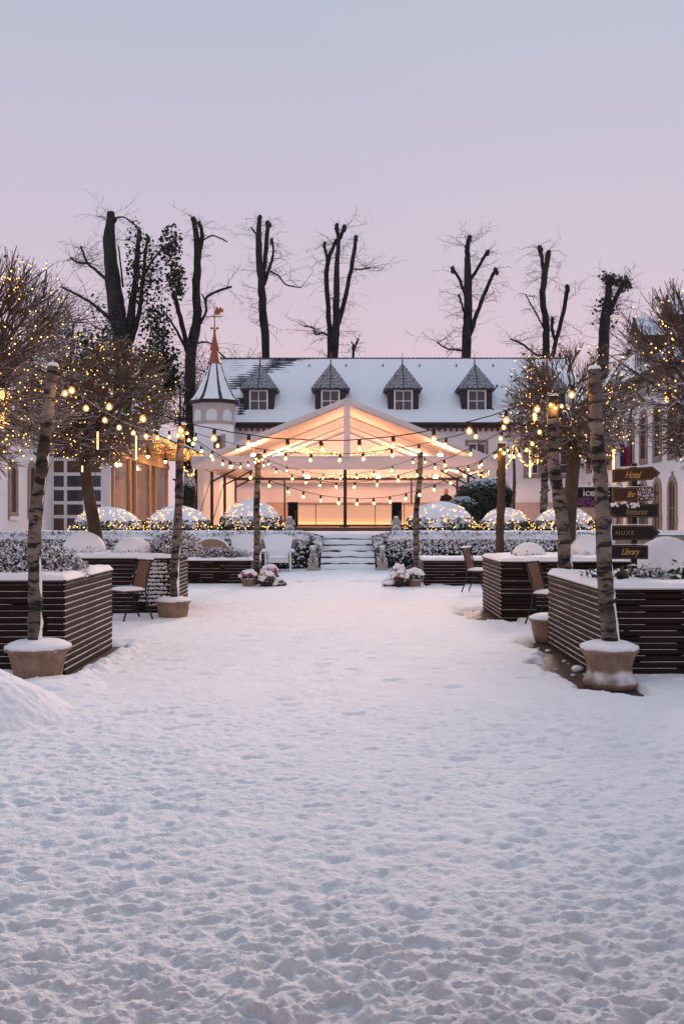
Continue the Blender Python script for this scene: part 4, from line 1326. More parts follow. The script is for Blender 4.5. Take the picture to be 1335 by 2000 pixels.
# ------------------------------------------------------------------ hedges, dome bushes, cushions
def hedge(x0, x1, y0, y1, z0, z1, n, label, seed, rnd_end):
    t = thing('snowy_hedge', ((x0 + x1) / 2, (y0 + y1) / 2, 0), label, 'hedge', 'clipped hedges before the terrace')
    ox, oy = (x0 + x1) / 2, (y0 + y1) / 2
    hx, hy = (x1 - x0) / 2, (y1 - y0) / 2
    def inset(x):      # rounded end towards the steps
        d = (hx - x) if rnd_end > 0 else (x + hx)
        return np.clip(1 - d / .75, 0, 1) ** 2
    g_ = np.random.default_rng(seed)
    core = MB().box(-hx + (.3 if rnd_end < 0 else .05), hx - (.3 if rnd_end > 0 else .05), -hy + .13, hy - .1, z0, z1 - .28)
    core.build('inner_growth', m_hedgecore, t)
    # front, end and top leaves
    x = g_.uniform(-hx, hx, n); z = z0 + (z1 - z0) * g_.uniform(0, 1, n) ** .8
    e = inset(x)
    y = -hy + e * hy * .9 + .10 * fbm(x * 2.5 + 4, z * 3, seed, 3) + g_.uniform(0, .09, n)
    z = np.minimum(z, z1 - e * .18)
    top = sstep(z, z1 - .2, z1)
    y = y + top * g_.uniform(0, .3, n)
    pos = np.stack([x, y, z], 1); nr = np.stack([np.sign(rnd_end) * e, -np.ones(n), .15 + top * 1.2], 1)
    m2 = n // 6
    ye = g_.uniform(-hy * .8, hy, m2); ze = g_.uniform(z0, z1 - .15, m2)
    xe = rnd_end * (hx - .12 - .25 * np.clip(-ye / hy, 0, 1) + g_.uniform(-.08, .03, m2))
    pos = np.concatenate([pos, np.stack([xe, ye, ze], 1)]); nr = np.concatenate([nr, np.tile([rnd_end * 1.0, -.3, .2], (m2, 1))])
    leaves('leaves', pos, nr, .038, m_leaf, t, seed, .75, .62)
    # snow blanket on the top, ragged over the front edge
    nx, ny = int(90 * (x1 - x0) / 4), 30
    gx, gy = np.meshgrid(np.linspace(-hx, hx, nx), np.linspace(-hy - .02, hy, ny))
    e = inset(gx)
    yy = gy + e * hy * .85 * (1 - (gy + hy) / (2 * hy))
    edge = (gy + hy + .02) / .3
    gz = z1 - e * .22 + .05 * (fbm(gx * 3, gy * 3, seed + 1, 4) - .4) - .22 * np.clip(1 - edge, 0, 1) ** 1.7 + .035 * (fbm(gx * 14, gy * 14, seed + 2, 2) - .5)
    np_mesh('snow_blanket', np.stack([gx, yy, gz], -1).reshape(-1, 3), grid_faces(ny, nx), m_snow, t, True)
    # clots of snow caught in the leaves
    k = n // 3
    x = g_.uniform(-hx, hx, k); z = z1 - .03 - np.abs(g_.normal(0, .3, k)) * (z1 - z0) * .95
    z = np.maximum(z, z0 + .05)
    e = inset(x)
    y = -hy + e * hy * .9 + .06 * fbm(x * 2.5 + 4, z * 3, seed, 3) - g_.uniform(-.01, .05, k) + sstep(z, z1 - .2, z1) * .14
    leaves('snow_clots', np.stack([x, y, np.minimum(z, z1 - e * .2)], 1), np.tile([0, -.6, .7], (k, 1)), .034, m_snow, t, seed + 9, .5, .75)
    return t


hedge(-11.2, -.63, 26.0, 27.1, 0, 1.12, 18000, 'long snowy hedge behind the white garden chairs ending at the steps', 21, 1)
hedge(.84, 7.6, 25.9, 27.1, 0, 1.12, 13000, 'long snowy hedge behind the flower pots and peeled pole ending at the steps', 22, -1)


def dome(px, y_top, Y, z0, rx, rz, label, seed, lights=105):
    top = P(px, y_top, Y)
    rzz = top.z - z0
    t = thing('dome_bush', (top.x, Y, z0), label, 'bush', 'round clipped bushes under snow')
    g_ = np.random.default_rng(seed)
    n = 2600
    a = g_.uniform(0, 2 * math.pi, n); h_ = g_.uniform(0, .48, n)
    c_ = np.sqrt(1 - (h_ * .9) ** 2)
    pos = np.stack([rx * c_ * np.cos(a), rx * .85 * c_ * np.sin(a), h_ * rzz], 1) * g_.uniform(.93, 1.03, (n, 1))
    nr = np.stack([np.cos(a), np.sin(a), np.full(n, .3)], 1)
    leaves('leaves', pos, nr, .045, mat('bush_leaf', (.045, .055, .02), .55, var=.6, vscale=9, snow=(.6, .2), nscale=14), t, seed, .8)
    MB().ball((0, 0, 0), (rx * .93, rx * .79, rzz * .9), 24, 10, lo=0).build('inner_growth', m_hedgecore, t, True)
    th, ph = np.meshgrid(np.linspace(0, 2 * math.pi, 73), np.linspace(.20, math.pi / 2, 26))
    q = 1 + .13 * (fbm(np.cos(th) * 2.4 + 5 + ph * 2, np.sin(th) * 2.4 + ph * 2, seed, 5, .6) - .55)
    rag = 1 - .45 * (1 - sstep(ph, .2, .36)) * (fbm(np.cos(th) * 9 + 50, np.sin(th) * 9, seed + 1, 2) > .5)
    X_ = rx * 1.015 * np.cos(ph) * np.cos(th) * q * np.where(rag < 1, .93, 1); Y_ = rx * .865 * np.cos(ph) * np.sin(th) * q * np.where(rag < 1, .93, 1)
    Z_ = rzz * np.sin(ph) * q
    np_mesh('snow_cap', np.stack([X_, Y_, Z_], -1).reshape(-1, 3), grid_faces(26, 73), m_snow, t, True)
    if lights:
        L_ = thing('fairy_light_net', (top.x, Y, z0 + .01), 'net of tiny warm lights over the ' + label.replace(' with the person behind', ''), 'string lights', 'light nets on the dome bushes')
        m = MB()
        for i in range(lights):
            if i % 5 < 2:
                a_ = g_.uniform(-math.pi, 0); p_ = abs(g_.normal(0, .16)) + .12
                s_ = 1.04; rr = .0145
            else:
                a_ = -math.pi * g_.uniform(.03, .97); p_ = .38 + .7 * g_.uniform(0, 1) ** 1.2
                s_ = 1.012; rr = .0125
            m.ball((rx * s_ * math.cos(p_) * math.cos(a_), rx * .86 * s_ * math.cos(p_) * math.sin(a_), rzz * s_ * math.sin(p_)), rr, 5, 3)
        m.build('lamps', m_fairy, L_, kind='stuff')
        MB().tube([(rx * 1.03 * math.cos(.13) * math.cos(-math.pi * i / 30), rx * .88 * math.sin(-math.pi * i / 30), rzz * (.14 + .05 * math.sin(i * 2.1))) for i in range(31)], .006, 4).build('wire', m_cable, L_)


dome(210, 990, 28.6, TZ, 1.14, .8, 'dome bush in front of the glazed white door', 31)
dome(347, 988, 28.9, TZ, 1.07, .8, 'dome bush beside the pavilion windows', 32)
dome(491, 976, 29.6, TZ, 1.04, .9, 'tallest dome bush before the tent posts', 33)
dome(860, 980, 29.6, TZ, 1.15, .9, 'dome bush next to the cherub with the person behind', 34)
dome(985, 991, 29.4, TZ, .85, .8, 'dome bush by the brown peeled pole', 35, 80)
dome(1100, 990, 29.2, TZ, 1.02, .8, 'dome bush below the far square window', 36)


def cushion(px, py, Y, z0, rx, label, seed, fringe=True):
    top = P(px, py, Y)
    rz_ = top.z - z0
    t = thing('snow_cushion', (top.x, Y, z0 + .02), label, 'bush', 'small round bushes buried in snow')
    th, ph = np.meshgrid(np.linspace(0, 2 * math.pi, 61), np.linspace(0, math.pi / 2, 22))
    q = 1 + .07 * (fbm(np.cos(th) * 2.5 + 5 + ph, np.sin(th) * 2.5 + ph, seed, 4) - .5)
    np_mesh('snow_cap', np.stack([rx * np.cos(ph) * np.cos(th) * q, rx * .8 * np.cos(ph) * np.sin(th) * q, rz_ * np.sin(ph) * q], -1).reshape(-1, 3), grid_faces(22, 61), m_snow, t, True)
    if fringe:
        g_ = np.random.default_rng(seed)
        n = 500
        a = g_.uniform(0, 6.28, n); h_ = np.abs(g_.normal(0, .13, n))
        c_ = np.sqrt(np.clip(1 - h_ ** 2, 0, 1))
        pos = np.stack([rx * c_ * np.cos(a), rx * .8 * c_ * np.sin(a), h_ * rz_], 1) * g_.uniform(.97, 1.08, (n, 1))
        leaves('leaves', pos, np.stack([np.cos(a), np.sin(a), a * 0 + .4], 1), .016, m_heather, t, seed, .9, .5)


cushion(165, 1040, 15.2, .93, .36, 'larger snow cushion beside the leaning tree trunk', 41)
cushion(260, 1051, 15.0, .93, .33, 'smaller snow cushion between leaning trunk and heather', 42)
cushion(1032, 1062, 14.6, .9, .28, 'snow cushion with twigs poking out in the planter behind', 43)
cushion(1147, 1047, 15.0, .9, .33, 'snow cushion beside the straight dark tree trunk', 44)
cushion(1300, 1052, 10.5, .89, .4, 'big smooth snow mound behind the Library sign', 45)


def heather(cx, cy, cz, r, label, seed, n=2600, size=.022):
    t = thing('heather_bush', (cx, cy, cz), label, 'bush', 'snowy heather bushes')
    g_ = np.random.default_rng(seed)
    a = g_.uniform(0, 2 * math.pi, n); p = np.arcsin(g_.uniform(0, 1, n))
    lump = 1 + .3 * (fbm(np.cos(a) * 4 + 9, p * 5, seed, 3) - .5)
    d = np.stack([np.cos(p) * np.cos(a), np.cos(p) * np.sin(a), np.sin(p)], 1)
    pos = d * np.array(r) * (lump * g_.uniform(.8, 1.06, n))[:, None]
    leaves('sprigs', pos, d + np.array([0, 0, .4]), size, m_heather, t, seed, .7, .5)
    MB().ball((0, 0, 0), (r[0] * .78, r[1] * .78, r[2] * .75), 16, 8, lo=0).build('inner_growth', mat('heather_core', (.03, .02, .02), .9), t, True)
    m = MB()
    rg_ = random.Random(seed)
    for i in range(260):
        a = rg_.uniform(0, 6.28); p = math.asin(rg_.uniform(.05, 1))
        d = Vector((math.cos(p) * math.cos(a), math.cos(p) * math.sin(a), math.sin(p)))
        q = Vector((d.x * r[0], d.y * r[1], d.z * r[2]))
        m.tube([q * .75, q * rg_.uniform(1.0, 1.14) + Vector((0, 0, .01))], [.004, .0022], 3)
    m.build('stems', m_twig, t, kind='stuff')


heather(-3.35, 9.85, .93, (.58, .5, .35), 'broad snowy heather mound behind the leaning birch pole', 51, 5200, .02)
heather(-4.4, 9.9, .93, (.62, .5, .4), 'snowy heather mound at the outer end of the heather planter', 52, 4200, .02)
heather(P(345, 0, 15.0).x, 15.0, .92, (.44, .4, .38), 'brownish heather bush behind the bistro chair pole', 53, 3400, .022)
heather(P(430, 0, 20.9).x, 20.9, .58, (.75, .4, .28), 'thin twiggy growth in the low planter before the garden chairs', 54, 1400, .022)
heather(P(1262, 0, 9.6).x, 9.7, .9, (.34, .24, .12), 'low twiggy growth around the foot of the signpost', 55, 500, .022)


def leafy(cx, cy, cz, label, seed, n, size, spread):
    t = thing('leafy_plant', (cx, cy, cz), label, 'plant', 'broad leaved plants in the signpost planter')
    g_ = np.random.default_rng(seed)
    pos = np.stack([g_.normal(0, spread, n), g_.normal(0, spread * .6, n), np.abs(g_.normal(.05, .05, n))], 1)
    leaves('leaves', pos, np.tile([0, -.5, .8], (n, 1)), size, mat('broad_leaf', (.035, .05, .02), .5, var=.5, vscale=6, snow=(.75, .2), nscale=12), t, seed, .8, .5)


leafy(P(1165, 0, 9.6).x, 9.55, .92, 'broad dark leaves poking through snow beside the signpost pole', 61, 34, .045, .1)
leafy(P(1215, 0, 9.5).x, 9.4, .92, 'pair of big dark leaves between birch pole and signpost foot', 62, 14, .06, .05)
leafy(P(1318, 0, 9.4).x, 9.4, .92, 'dark leaf clump in front of the big snow mound', 63, 26, .06, .1)


# conifer beside the tent and snowy shrub by the pavilion
def shrub(px, py, Y, z0, r, label, seed, n, material, size):
    c = P(px, py, Y)
    t = thing('garden_shrub', (c.x, Y, z0), label, 'shrub')
    g_ = np.random.default_rng(seed)
    d = g_.normal(0, 1, (n, 3)); d /= np.linalg.norm(d, axis=1)[:, None]
    rad = g_.uniform(.45, 1.05, n) ** .5
    pos = d * np.array(r) * rad[:, None] * (1 + .35 * (fbm(d[:, 0] * 3 + 4, d[:, 2] * 3 + 7, seed, 3) - .5))[:, None] + np.array([0, 0, c.z - z0])
    pos = pos[pos[:, 2] > .02]
    leaves('foliage', pos, d[:len(pos)] + np.array([0, -.2, .5]), size, material, t, seed, .5, .32)
    MB().tube([(0, 0, 0), (0, 0, c.z - z0)], [.07, .03], 8).build('stem', m_greybark, t)


m_conifer = mat('conifer_needles', (.028, .034, .022), .6, var=.6, vscale=7, snow=(.72, .2), nscale=14)
shrub(945, 975, 32.5, TZ, (1.0, .8, .75), 'dark conifer bush with snow streaks beside the tent corner', 71, 4500, m_conifer, .13)
shrub(905, 1000, 31.8, TZ, (.6, .6, .5), 'low dark conifer spreading behind the dome bush with the person', 72, 1600, m_conifer, .12)
shrub(370, 958, 33.6, TZ, (.24, .24, .75), 'slim snow speckled shrub between pavilion and tent', 73, 2200, m_leaf, .05)
shrub(988, 985, 34.5, TZ, (.2, .2, .9), 'slim snow speckled shrub behind the peeled pole', 74, 1500, m_leaf, .05)


# ------------------------------------------------------------------ courtyard trees: round twiggy crowns with fairy lights
def bend(a, d, L, n, rg_, up_=.0, wob=.12):
    pts = [Vector(a)]
    d = Vector(d).normalized()
    for i in range(n):
        d = (d + Vector((rg_.uniform(-wob, wob), rg_.uniform(-wob, wob), rg_.uniform(-wob, wob) + up_))).normalized()
        pts.append(pts[-1] + d * L / n)
    return pts, d


def ball_tree(base, fork, cen, Rr, label, lab_lights, seed, n1, n_lights, n_leaf, leaf_size=.035, trunk_r=(.075, .06), bark=None, leaf_zone=None, lr=.0075):
    rg_ = random.Random(seed)
    base, fork, cen = Vector(base), Vector(fork), Vector(cen)
    t = thing('courtyard_tree', base, label, 'tree', 'round twiggy trees in the planters')
    trunk = [base.lerp(fork, i / 14) + Vector((math.sin(i * .5 + seed) * .008, math.cos(i * .4) * .008, 0)) for i in range(15)]
    MB().tube([p - base for p in trunk], [trunk_r[0] + (trunk_r[1] - trunk_r[0]) * i / 14 + rg_.uniform(-.003, .003) for i in range(15)], 12).build('trunk', bark or m_greybark, t, True)
    br_, tw = MB(), MB()
    tips = []

    def norm(p):
        q = p - cen
        return math.sqrt((q.x / Rr[0]) ** 2 + (q.y / Rr[1]) ** 2 + (q.z / Rr[2]) ** 2)
    for i in range(n1):
        z = -.55 + 1.55 * (i + .5) / n1
        a = i * 2.39996 + rg_.uniform(-.3, .3)
        c_ = math.sqrt(max(0, 1 - min(1, abs(z)) ** 2))
        tgt = cen + Vector((c_ * math.cos(a) * Rr[0], c_ * math.sin(a) * Rr[1], z * Rr[2])) * .62
        d = tgt - fork
        p1, _ = bend(fork, d, d.length, 6, rg_, .03, .12)
        br_.tube([p - base for p in p1], [.034 - .0037 * k for k in range(7)], 6)
        for j in range(9):
            k = 1 + (j * 5) // 8 + (1 if j > 5 else 0)
            s = p1[min(k, 6)]
            out_ = (s - cen)
            dd = out_.normalized() * .8 + (p1[min(k, 6)] - p1[max(k - 1, 0)]).normalized() * .6 + Vector((rg_.gauss(0, .55), rg_.gauss(0, .55), rg_.gauss(.05, .5)))
            L = Rr[0] * rg_.uniform(.4, .62)
            p2, d2 = bend(s, dd, L, 4, rg_, .05, .16)
            br_.tube([p - base for p in p2], [.0125, .0105, .009, .0075, .006], 5)
            for m_ in range(10):
                k2 = 1 + m_ % 4
                dd3 = (p2[k2] - p2[k2 - 1]).normalized() * .7 + (p2[k2] - cen).normalized() * .7 + Vector((rg_.gauss(0, .5), rg_.gauss(0, .5), rg_.gauss(.12, .4)))
                L3 = Rr[0] * rg_.uniform(.22, .42)
                p3, d3 = bend(p2[k2], dd3, L3, 3, rg_, .1, .16)
                if norm(p3[-1]) > 1.22: continue
                tw.tube([p - base for p in p3], [.0058, .005, .0042, .0032], 4, False)
                tips.append(p3)
                for w_ in range(2):
                    dd4 = d3 + Vector((rg_.gauss(0, .6), rg_.gauss(0, .6), rg_.gauss(.25, .4)))
                    p4, _ = bend(p3[1 + w_], dd4, Rr[0] * rg_.uniform(.12, .28), 2, rg_, .12, .14)
                    if norm(p4[-1]) > 1.18: continue
                    tw.tube([p - base for p in p4], [.0042, .0034, .0022], 3, False)
                    tips.append(p4)
    br_.build('branches', m_twig, t, True)
    tw.build('twigs', m_twig, t)
    if n_leaf:
        pos, nr = [], []
        zone = [p for p in tips if leaf_zone is None or leaf_zone(p[-1])] or tips
        for i in range(n_leaf):
            p = rg_.choice(zone)
            q = p[-1] + Vector((rg_.gauss(0, .03), rg_.gauss(0, .03), rg_.gauss(-.01, .03)))
            pos.append(q - base); nr.append((rg_.gauss(0, .6), -1, .5))
        leaves('leaves', pos, nr, leaf_size, m_treeleaf, t, seed, .5, .5)
    L_ = thing('fairy_light_string', base + Vector((0, 0, .02)), lab_lights, 'string lights', 'fairy lights wound through the trees')
    m = MB()
    wire = []
    for i in range(n_lights):
        p = rg_.choice(tips)
        q = p[-1].lerp(p[-2], rg_.random())
        if rg_.random() < .45 and q.y > cen.y: q = rg_.choice(tips)[-1]
        r_ = lr * rg_.uniform(.7, 1.25)
        m.ball(q - base - Vector((0, .012, .006)), r_, 4, 3)
        if i < 60: wire.append(q - base)
    m.build('lamps', m_fairy, L_, kind='stuff')
    wire.sort(key=lambda v: v.z)
    MB().tube([Vector((0, 0, 0)) + (fork - base) * (i / 6) + Vector((.06 * math.cos(i * 2), -.06, 0)) for i in range(7)] , .003, 4).build('wire', m_cable, L_)


ball_tree((-4.45, 10.2, .93), (-4.3, 10.2, 2.4), (-4.15, 10.25, 3.33), (1.2, 1.15, 1.13),
          'nearest bare round crowned tree, its trunk outside the frame, above the heather planter', 'fairy lights in the bare crown above the heather planter', 81, 28, 640, 60, lr=.0078)
tb_ = P(192, 1082, 15.3); tf_ = P(160, 868, 15.3)
ball_tree((tb_.x, 15.3, .93), (tf_.x, 15.3, tf_.z), P(185, 785, 15.3), (1.3, 1.1, 1.0),
          'leaning round crowned tree with leftover leaves in front of the pavilion', 'fairy lights in the leaning leafy tree before the pavilion', 82, 24, 560, 1500, .04, (.115, .085), None,
          lambda p: p.x > P(150, 0, 15.3).x and p.z > 3.0, lr=.0078)
tb_ = P(1103, 1075, 15.2); tf_ = P(1118, 868, 15.2)
ball_tree((tb_.x, 15.1, .9), (tf_.x, 15.1, tf_.z), P(1112, 790, 15.2), (1.12, 1.0, .93),
          'straight trunked round tree with sparse leaves behind the signpost birch pole', 'fairy lights in the straight trunked tree with sparse leaves', 83, 19, 380, 560, .045, (.125, .105), m_greybark, None, lr=.0078)
ball_tree((4.3, 10.1, .89), (4.2, 10.1, 2.3), (3.98, 10.2, 3.2), (.95, .95, .93),
          'bare round crowned tree above the signpost, its trunk outside the frame', 'fairy lights in the bare crown above the signpost', 84, 22, 320, 60, .06, lr=.0078)

# ------------------------------------------------------------------ tall pollarded trees behind the buildings
def pollard(limbs, Y, label, seed, twigs=70, wl_=1.0, leaf=0, leaf_area=None, tuft=10):
    """limbs: lists of (x, y, width) in photograph pixels at depth Y"""
    rg_ = random.Random(seed)
    x0, y0, _ = limbs[0][0]
    g0 = P(x0, y0, Y); g0.z = 0
    t = thing('pollarded_tree', g0, label, 'tree', 'tall pollarded trees behind the roof')
    tr, lb, tw = MB(), MB(), MB()
    thick, bigs = [], []
    for li, limb in enumerate(limbs):
        dy = rg_.uniform(-1.6, 1.6) if li else 0
        pts, rad = [], []
        n = len(limb)
        for i, (x, y, w) in enumerate(limb):
            pts.append(P(x, y, Y + dy * i / max(1, n - 1)) - g0); rad.append(w * Y / FPX / 2)
        if li == 0:
            pts.insert(0, Vector((pts[0].x, pts[0].y, 0))); rad.insert(0, rad[0] * 1.15)
        # smooth
        sp, sr = [], []
        for i in range(len(pts) - 1):
            a0, a, b, b1 = pts[max(i - 1, 0)], pts[i], pts[i + 1], pts[min(i + 2, len(pts) - 1)]
            for k in range(5):
                u_ = k / 5
                sp.append(.5 * ((2 * a) + (b - a0) * u_ + (2 * a0 - 5 * a + 4 * b - b1) * u_ * u_ + (3 * a - a0 - 3 * b + b1) * u_ ** 3) + Vector((rg_.uniform(-.03, .03), 0, 0)))
                sr.append((rad[i] * (1 - u_) + rad[i + 1] * u_) * rg_.uniform(.94, 1.07))
        sp.append(pts[-1]); sr.append(rad[-1])
        if li == 0: tr.tube(sp, sr, 9)
        else: MB().tube(sp, sr, 9).build('limb', m_barkdark, t, True)
        zmin = 9.5
        for p, r_ in zip(sp, sr):
            if p.z > zmin: thick.append((p, r_))
        if rad[-1] > .07:
            bigs.append((sp[-1], sr[-1]))
            kn = MB()
            for q_ in range(3): kn.ball(sp[-1] + Vector((rg_.uniform(-.5, .5) * sr[-1], rg_.uniform(-.5, .5) * sr[-1], -q_ * .12)), sr[-1] * rg_.uniform(.95, 1.35), 8, 6, .12, rg_)
            kn.build('knuckle', m_barkdark, t, True, kind='stuff')
    tr.build('trunk', m_barkdark, t, True)

    def wisp(a, d, L, r_, depth):
        p, dd = bend(a, d, L, 5, rg_, -.015, .24)
        tw.tube(p, [r_ * (1 - .16 * k) for k in range(6)], 3, False)
        if depth:
            for k in range(5):
                q = p[1 + k % 5]
                wisp(q, dd + Vector((rg_.gauss(0, .9), rg_.gauss(0, .6), rg_.gauss(0, .7))), L * rg_.uniform(.3, .55), r_ * .6, depth - 1)
    for i in range(twigs):
        p, r_ = rg_.choice(thick)
        s = rg_.choice((-1, 1))
        wisp(p, Vector((s * rg_.uniform(.5, 1), rg_.gauss(0, .5), rg_.gauss(.2, .45))), wl_ * rg_.uniform(.4, 1.55), rg_.uniform(.011, .022), 2 if rg_.random() < .5 else 1)
    for p, r_ in bigs:           # whips sprouting at the cut heads
        for i in range(tuft):
            wisp(p - Vector((0, 0, rg_.uniform(0, .5))), Vector((rg_.gauss(0, .8), rg_.gauss(0, .5), rg_.uniform(.3, 1.2))), wl_ * rg_.uniform(.2, .5), .009, 1)
    tw.build('twigs', m_fartwig, t, kind='stuff')
    if leaf:
        pos = []
        for i in range(leaf):
            if leaf_area:
                cx, cy, rx, ry = rg_.choice(leaf_area)
                u1, u2 = rg_.gauss(0, 1), rg_.gauss(0, 1)
                if u1 * u1 + u2 * u2 > 4: continue
                q = P(cx + u1 * rx, cy + u2 * ry, Y + rg_.uniform(-1.5, 1.5)) - g0
            else:
                q = rg_.choice(thick)[0] + Vector((rg_.gauss(0, .35), rg_.gauss(0, .35), rg_.gauss(0, .3)))
            pos.append(q)
        g_ = np.random.default_rng(seed)
        leaves('ivy', pos, g_.normal(0, 1, (len(pos), 3)), .13, m_ivy, t, seed, .3, .7)


pollard([[(238, 700, 36), (230, 620, 33), (222, 560, 31), (214, 480, 26), (216, 420, 13)], [(246, 690, 24), (258, 600, 15), (266, 540, 12), (272, 450, 7)],
         [(255, 670, 11), (272, 610, 9), (280, 540, 7), (284, 490, 6), (290, 464, 5)], [(222, 560, 8), (190, 530, 6), (172, 514, 5), (158, 481, 4)], [(172, 514, 5), (152, 513, 4), (137, 503, 3)],
         [(278, 545, 5), (300, 505, 4), (330, 475, 3)], [(232, 640, 9), (190, 600, 6), (150, 575, 5), (118, 560, 3)], [(217, 428, 4), (240, 424, 3), (260, 436, 3), (272, 452, 3)],
         [(214, 560, 5), (206, 500, 4), (203, 470, 3)], [(240, 560, 4), (231, 480, 3)]],
        57, 'massive dark ivy clad pollard with broken top above the leafy courtyard tree', 91, 150, 1.1, 2600, [(300, 560, 22, 45), (305, 640, 18, 30), (335, 480, 12, 22), (345, 550, 10, 22), (270, 520, 14, 50), (320, 700, 14, 40)])
pollard([[(372, 800, 20), (373, 690, 22), (385, 620, 18), (383, 560, 16), (386, 500, 14), (379, 428, 9)], [(387, 505, 9), (395, 460, 8), (389, 434, 5)], [(370, 690, 10), (352, 620, 9), (340, 575, 8)],
         [(386, 636, 7), (402, 612, 5), (403, 582, 5), (430, 567, 5), (452, 560, 4)], [(402, 590, 3), (394, 575, 3)], [(380, 672, 4), (405, 668, 3), (420, 680, 3), (440, 700, 3)], [(396, 470, 3), (416, 460, 3), (444, 472, 2)],
         [(366, 690, 6), (350, 655, 5), (331, 622, 4)]],
        58, 'slender tall pollard rising beside the turret spire', 92, 60, 1.1)
pollard([[(519, 706, 16), (514, 620, 16), (511, 560, 15), (505, 480, 12), (506, 424, 8)], [(512, 562, 10), (518, 500, 9), (524, 436, 8)], [(515, 556, 8), (527, 520, 6), (532, 502, 5), (533, 485, 4), (530, 468, 5)],
         [(528, 530, 4), (545, 540, 3), (558, 556, 3), (588, 562, 2)], [(505, 462, 4), (498, 455, 4), (491, 444, 3)], [(510, 640, 4), (507, 615, 4), (508, 600, 3)]],
        60, 'two pronged pollard directly above the first dormer', 93, 75, 1.15)
pollard([[(650, 702, 23), (656, 645, 16), (657, 560, 12), (660, 470, 8), (657, 439, 7)], [(645, 690, 11), (641, 600, 10), (638, 520, 9), (656, 470, 6)], [(640, 515, 6), (633, 475, 5)], [(660, 472, 7), (674, 442, 7)],
         [(655, 650, 10), (675, 575, 9), (690, 500, 8), (694, 462, 7)], [(642, 656, 5), (630, 650, 4), (617, 653, 4), (611, 640, 3), (593, 637, 3)], [(684, 525, 3), (705, 526, 3), (722, 522, 3)]],
        60, 'four stemmed pollard above the second dormer and tent apex', 94, 95, 1.25)
pollard([[(910, 702, 19), (913, 620, 17), (913, 540, 15), (912, 490, 10), (916, 463, 8)], [(918, 545, 7), (935, 520, 6), (951, 490, 6)], [(916, 655, 10), (935, 600, 8), (955, 550, 7), (968, 526, 7)], [(912, 590, 7), (898, 550, 6), (883, 523, 6)],
         [(909, 625, 5), (903, 600, 4), (895, 575, 4)], [(908, 686, 4), (890, 683, 4), (870, 680, 3), (853, 668, 3)], [(914, 500, 4), (908, 480, 4)]],
        60, 'pollard with candelabra arms above the fourth dormer', 95, 90, 1.15)
pollard([[(1066, 702, 14), (1065, 630, 13), (1058, 580, 12), (1064, 530, 12), (1070, 492, 9)], [(1061, 540, 7), (1058, 510, 7), (1053, 484, 9)], [(1077, 702, 9), (1086, 660, 8), (1099, 610, 8), (1108, 560, 8)], [(1084, 668, 6), (1078, 645, 6), (1078, 622, 5)],
         [(1072, 694, 4), (1045, 692, 4), (1020, 672, 4), (995, 662, 3)], [(1060, 640, 3), (1045, 610, 3), (1025, 575, 2)]],
        60, 'knobbly pollard with separate side stem above the fifth dormer', 96, 75, 1.1)
pollard([[(1177, 716, 22), (1180, 630, 21), (1186, 580, 14), (1190, 545, 12)], [(1186, 615, 10), (1205, 575, 9), (1219, 550, 8)]],
        58, 'bushy headed pollard between the two decorated trees of the signpost side', 97, 110, .9, 420, [(1190, 545, 12, 9), (1216, 553, 9, 9), (1180, 610, 14, 22)], tuft=40)
pollard([[(690, 704, 5), (690, 685, 4), (700, 662, 4)], [(692, 684, 3), (686, 668, 3)]], 61, 'little stump with twigs peeping over the ridge beside the four stemmed pollard', 98, 16, .6, tuft=6)


def evergreen(px, py, Y, r, label, seed, n):
    c = P(px, py, Y)
    t = thing('garden_tree', (c.x, Y, 0), label, 'tree')
    g_ = np.random.default_rng(seed)
    cl = g_.normal(0, .55, (46, 3)) * np.array(r) + np.array([0, 0, c.z])
    k = g_.integers(0, 46, n)
    pos = cl[k] + g_.normal(0, .33, (n, 3))
    leaves('crown', pos, g_.normal(0, 1, (n, 3)), .13, m_ivy, t, seed, .3, .6)
    m = MB().tube([(0, 0, 0), (0, 0, c.z)], [.25, .1], 8)
    rg_ = random.Random(seed)
    for q in cl[:20]:
        m.tube([(0, 0, max(1, q[2] - 2.5)), tuple(q)], [.06, .02], 5)
    m.build('trunk', m_barkdark, t)


evergreen(305, 745, 50, (.8, .8, 1.3), 'dark evergreen crown between leafy tree and turret', 101, 2600)
evergreen(175, 700, 52, (2.0, 1.0, 2.3), 'dim tree mass behind the decorated crowns on the pavilion side', 102, 1500)


def brushwood(px, py, Y, label, seed, n, wd, ht):
    c = P(px, py, Y)
    t = thing('bare_bush_tree', (c.x, Y, 0), label, 'tree')
    rg_ = random.Random(seed)
    m = MB()
    st = MB()
    for i in range(5):
        p, d = bend((rg_.uniform(-.4, .4), 0, 0), (rg_.gauss(0, .12), rg_.gauss(0, .1), 1), c.z - ht * .5, 5, rg_, .02, .06)
        st.tube(p, [.11, .1, .09, .08, .06, .05], 6)
        for j in range(n // 5):
            q, _ = bend(p[-1 - j % 2], (rg_.gauss(0, wd), rg_.gauss(0, wd * .5), rg_.uniform(.1, 1)), ht * rg_.uniform(.4, 1), 4, rg_, .0, .25)
            m.tube(q, [.028, .022, .018, .014, .009], 3, False)
            for k in range(4):
                w, _ = bend(q[1 + k % 4], (rg_.gauss(0, .8), rg_.gauss(0, .5), rg_.gauss(.2, .5)), ht * rg_.uniform(.15, .35), 3, rg_, 0, .25)
                m.tube(w, [.015, .012, .01, .007], 3, False)
    st.build('trunk', m_barkdark, t)
    m.build('twigs', m_fartwig, t)


